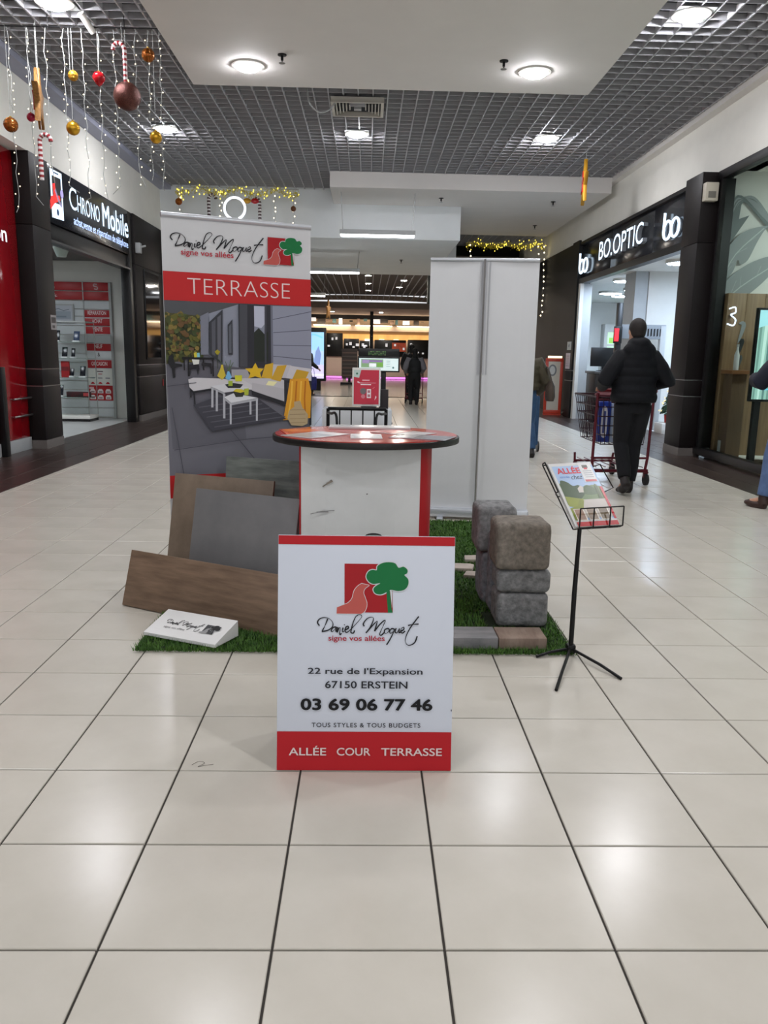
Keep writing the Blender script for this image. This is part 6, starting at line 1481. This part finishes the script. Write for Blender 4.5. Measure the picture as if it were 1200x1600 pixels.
for k in range(16):
    x = -3.4 + .46 * k + r_.uniform(-.1, .1); BX(x, x + r_.uniform(.12, .5), -.16, -.1, r_.uniform(-.25, .0), r_.uniform(.02, .16)).obj('hanging_sign', mat('far_sign_%d' % (k % 4), [(226, 228, 236), (60, 60, 62), (150, 130, 120), (90, 130, 140)][k % 4], .5, emit=.6 if k % 4 == 0 else 0), t)
for k in range(5): BX(-5.5 + 2.4 * k, -3.4 + 2.4 * k, -.35, -.2, -.28, -.24).obj('added_light_strip', mat('added_warm_strip', (255, 224, 186), .5, emit=12), t)  # warm strips added under the header to light the far wall
t = thing('lit_shelf_band', 'long orange backlit band on the far shop wall', 'shelf light', (0, 47.5, fz(533, 46))); BX(-6, 6.4, -.06, .1, 0, .33).obj('backlit_panel', mat('orange_backlight', (250, 186, 106), .5, emit=.9, var=.15, scale=2, stretch=(1, 1, 0)), t)
for k in range(14): BX(-5.2 + .84 * k, -4.9 + .84 * k, -.14, -.06, -.32, .06).obj('white_lamp', mat('white_lamp_box', (250, 248, 246), .5, emit=1.2), t)
r_ = random.Random(9)
for k, (u0, u1, v0, v1, wds) in enumerate([(510, 536, 524, 559, 'next to the wall screen'), (538, 561, 532, 550, 'above the striped rack'), (562, 577, 535, 549, 'beside the black far column'), (585, 633, 533, 558, 'carrying an orange poster'), (636, 672, 532, 560, 'nearest the white banner edge')]):
    y = 46.6; t = thing('product_case', 'black wall case of white goods in the far shop, ' + wds, 'display case', (fx((u0 + u1) / 2, y), y, 0)); a = (fx(u1, y) - fx(u0, y)) / 2; z0, z1 = fz(v1, y), fz(v0, y)
    BX(-a, a, 0, .6, z0, z1).obj('case', BLACK, t, bevel=.01); BX(-a, a, .1, .6, .0, z0).obj('base_cabinet', mat('cream_cabinet', (226, 204, 186), .5), t)
    for q in range(3 + k % 2):
        x = -a + .12 + (2 * a - .3) * q / 3; z = z0 + .12 + (z1 - z0 - .4) * r_.random(); BX(x, x + r_.uniform(.1, .2), -.05, 0, z, z + r_.uniform(.08, .2)).obj('white_goods', mat('white_goods', (226, 226, 230), .4, emit=.5), t)
    if k == 3: BX(.1, .9, -.04, 0, z0 + .3, z1 - .15).obj('orange_poster', mat('orange_poster', (196, 84, 50), .5, rgb2=(120, 50, 40), scale=3, emit=.3), t)
t = thing('pink_light_line', 'pink light line along the foot of the far shop', 'light strip', (0, 46.3, 0.0)); BX(-2.9, -1.4, -.03, .03, .03, .12).obj('tube', mat('pink_led', (255, 130, 250), .5, emit=1.6), t); BX(-1.2, 3.8, -.03, .03, .03, .12).obj('tube', mat('pink_led', (255, 130, 250)), t); BX(-5, 4, .03, .08, 0, .14).obj('base_rail', SATIN, t)
t = thing('far_column', 'thin black column rising behind the information board', 'column', (fx(580, 43), 43, 0)); BX(-.09, .09, -.09, .09, 0, 3.6).obj('shaft', SATIN, t); BX(-.14, .14, -.14, .14, 0, .08).obj('foot', SATIN, t)
t = thing('striped_rack', 'dark rack of striped goods behind the red poster', 'rack', (fx(547, 37), 37, 0)); a = .36
BX(-a, a, -.1, .1, .3, 1.62).obj('panel', mat('dark_rack', (66, 58, 58), .6), t); BX(-a - .05, a + .05, -.25, .25, 0, .1).obj('foot', SATIN, t); BX(-.06, .06, -.05, .05, .1, .3).obj('post', SATIN, t)
for k in range(7): BX(-a + .03, a - .03, -.13, -.1, .38 + .17 * k, .44 + .17 * k).obj('stripe', mat('rack_stripe_%d' % (k % 2), [(104, 84, 80), (88, 80, 78)][k % 2], .6), t)
t = thing('wall_screen', 'tall lit advertising screen in a black case beyond the patio banner', 'screen', (-1.85, 30.3, 0))
BX(-.55, .30, 0, .3, .35, 2.32).obj('case', SATIN, t, bevel=.02); BX(-.3, .1, .05, .25, 0, .35).obj('foot', SATIN, t)
P = Print((-.48, 0, .45), (1, 0, 0), (0, 0, 1), off=.004); P.rect(0, .70, 0, 1.7, (168, 196, 236)); P.poly([(0, 1.1), (.7, 1.0), (.7, 1.7), (0, 1.7)], (150, 200, 250)); P.poly([(0, 0), (.7, 0), (.7, .5), (0, .6)], (196, 190, 226)); P.stroke(spline([(.05, 1.5), (.3, 1.62), (.65, 1.5)], 5), .06, (120, 190, 246)); P.poly([(.3, .5), (.4, 1.0), (.5, 1.2), (.6, .9), (.55, .5)], (120, 140, 190)); P.rect(0, .7, .1, .16, (226, 226, 240)); P.obj('display', t, mat('bright_screen_print', (255, 255, 255), .3, attr='Col', emit=1.0))
star(fx(514, 30), 30, 2.95, .75, 3.95, 'small bronze star hanging far off beside the wall screen', False, mat('bronze_tinsel', (150, 106, 52)))
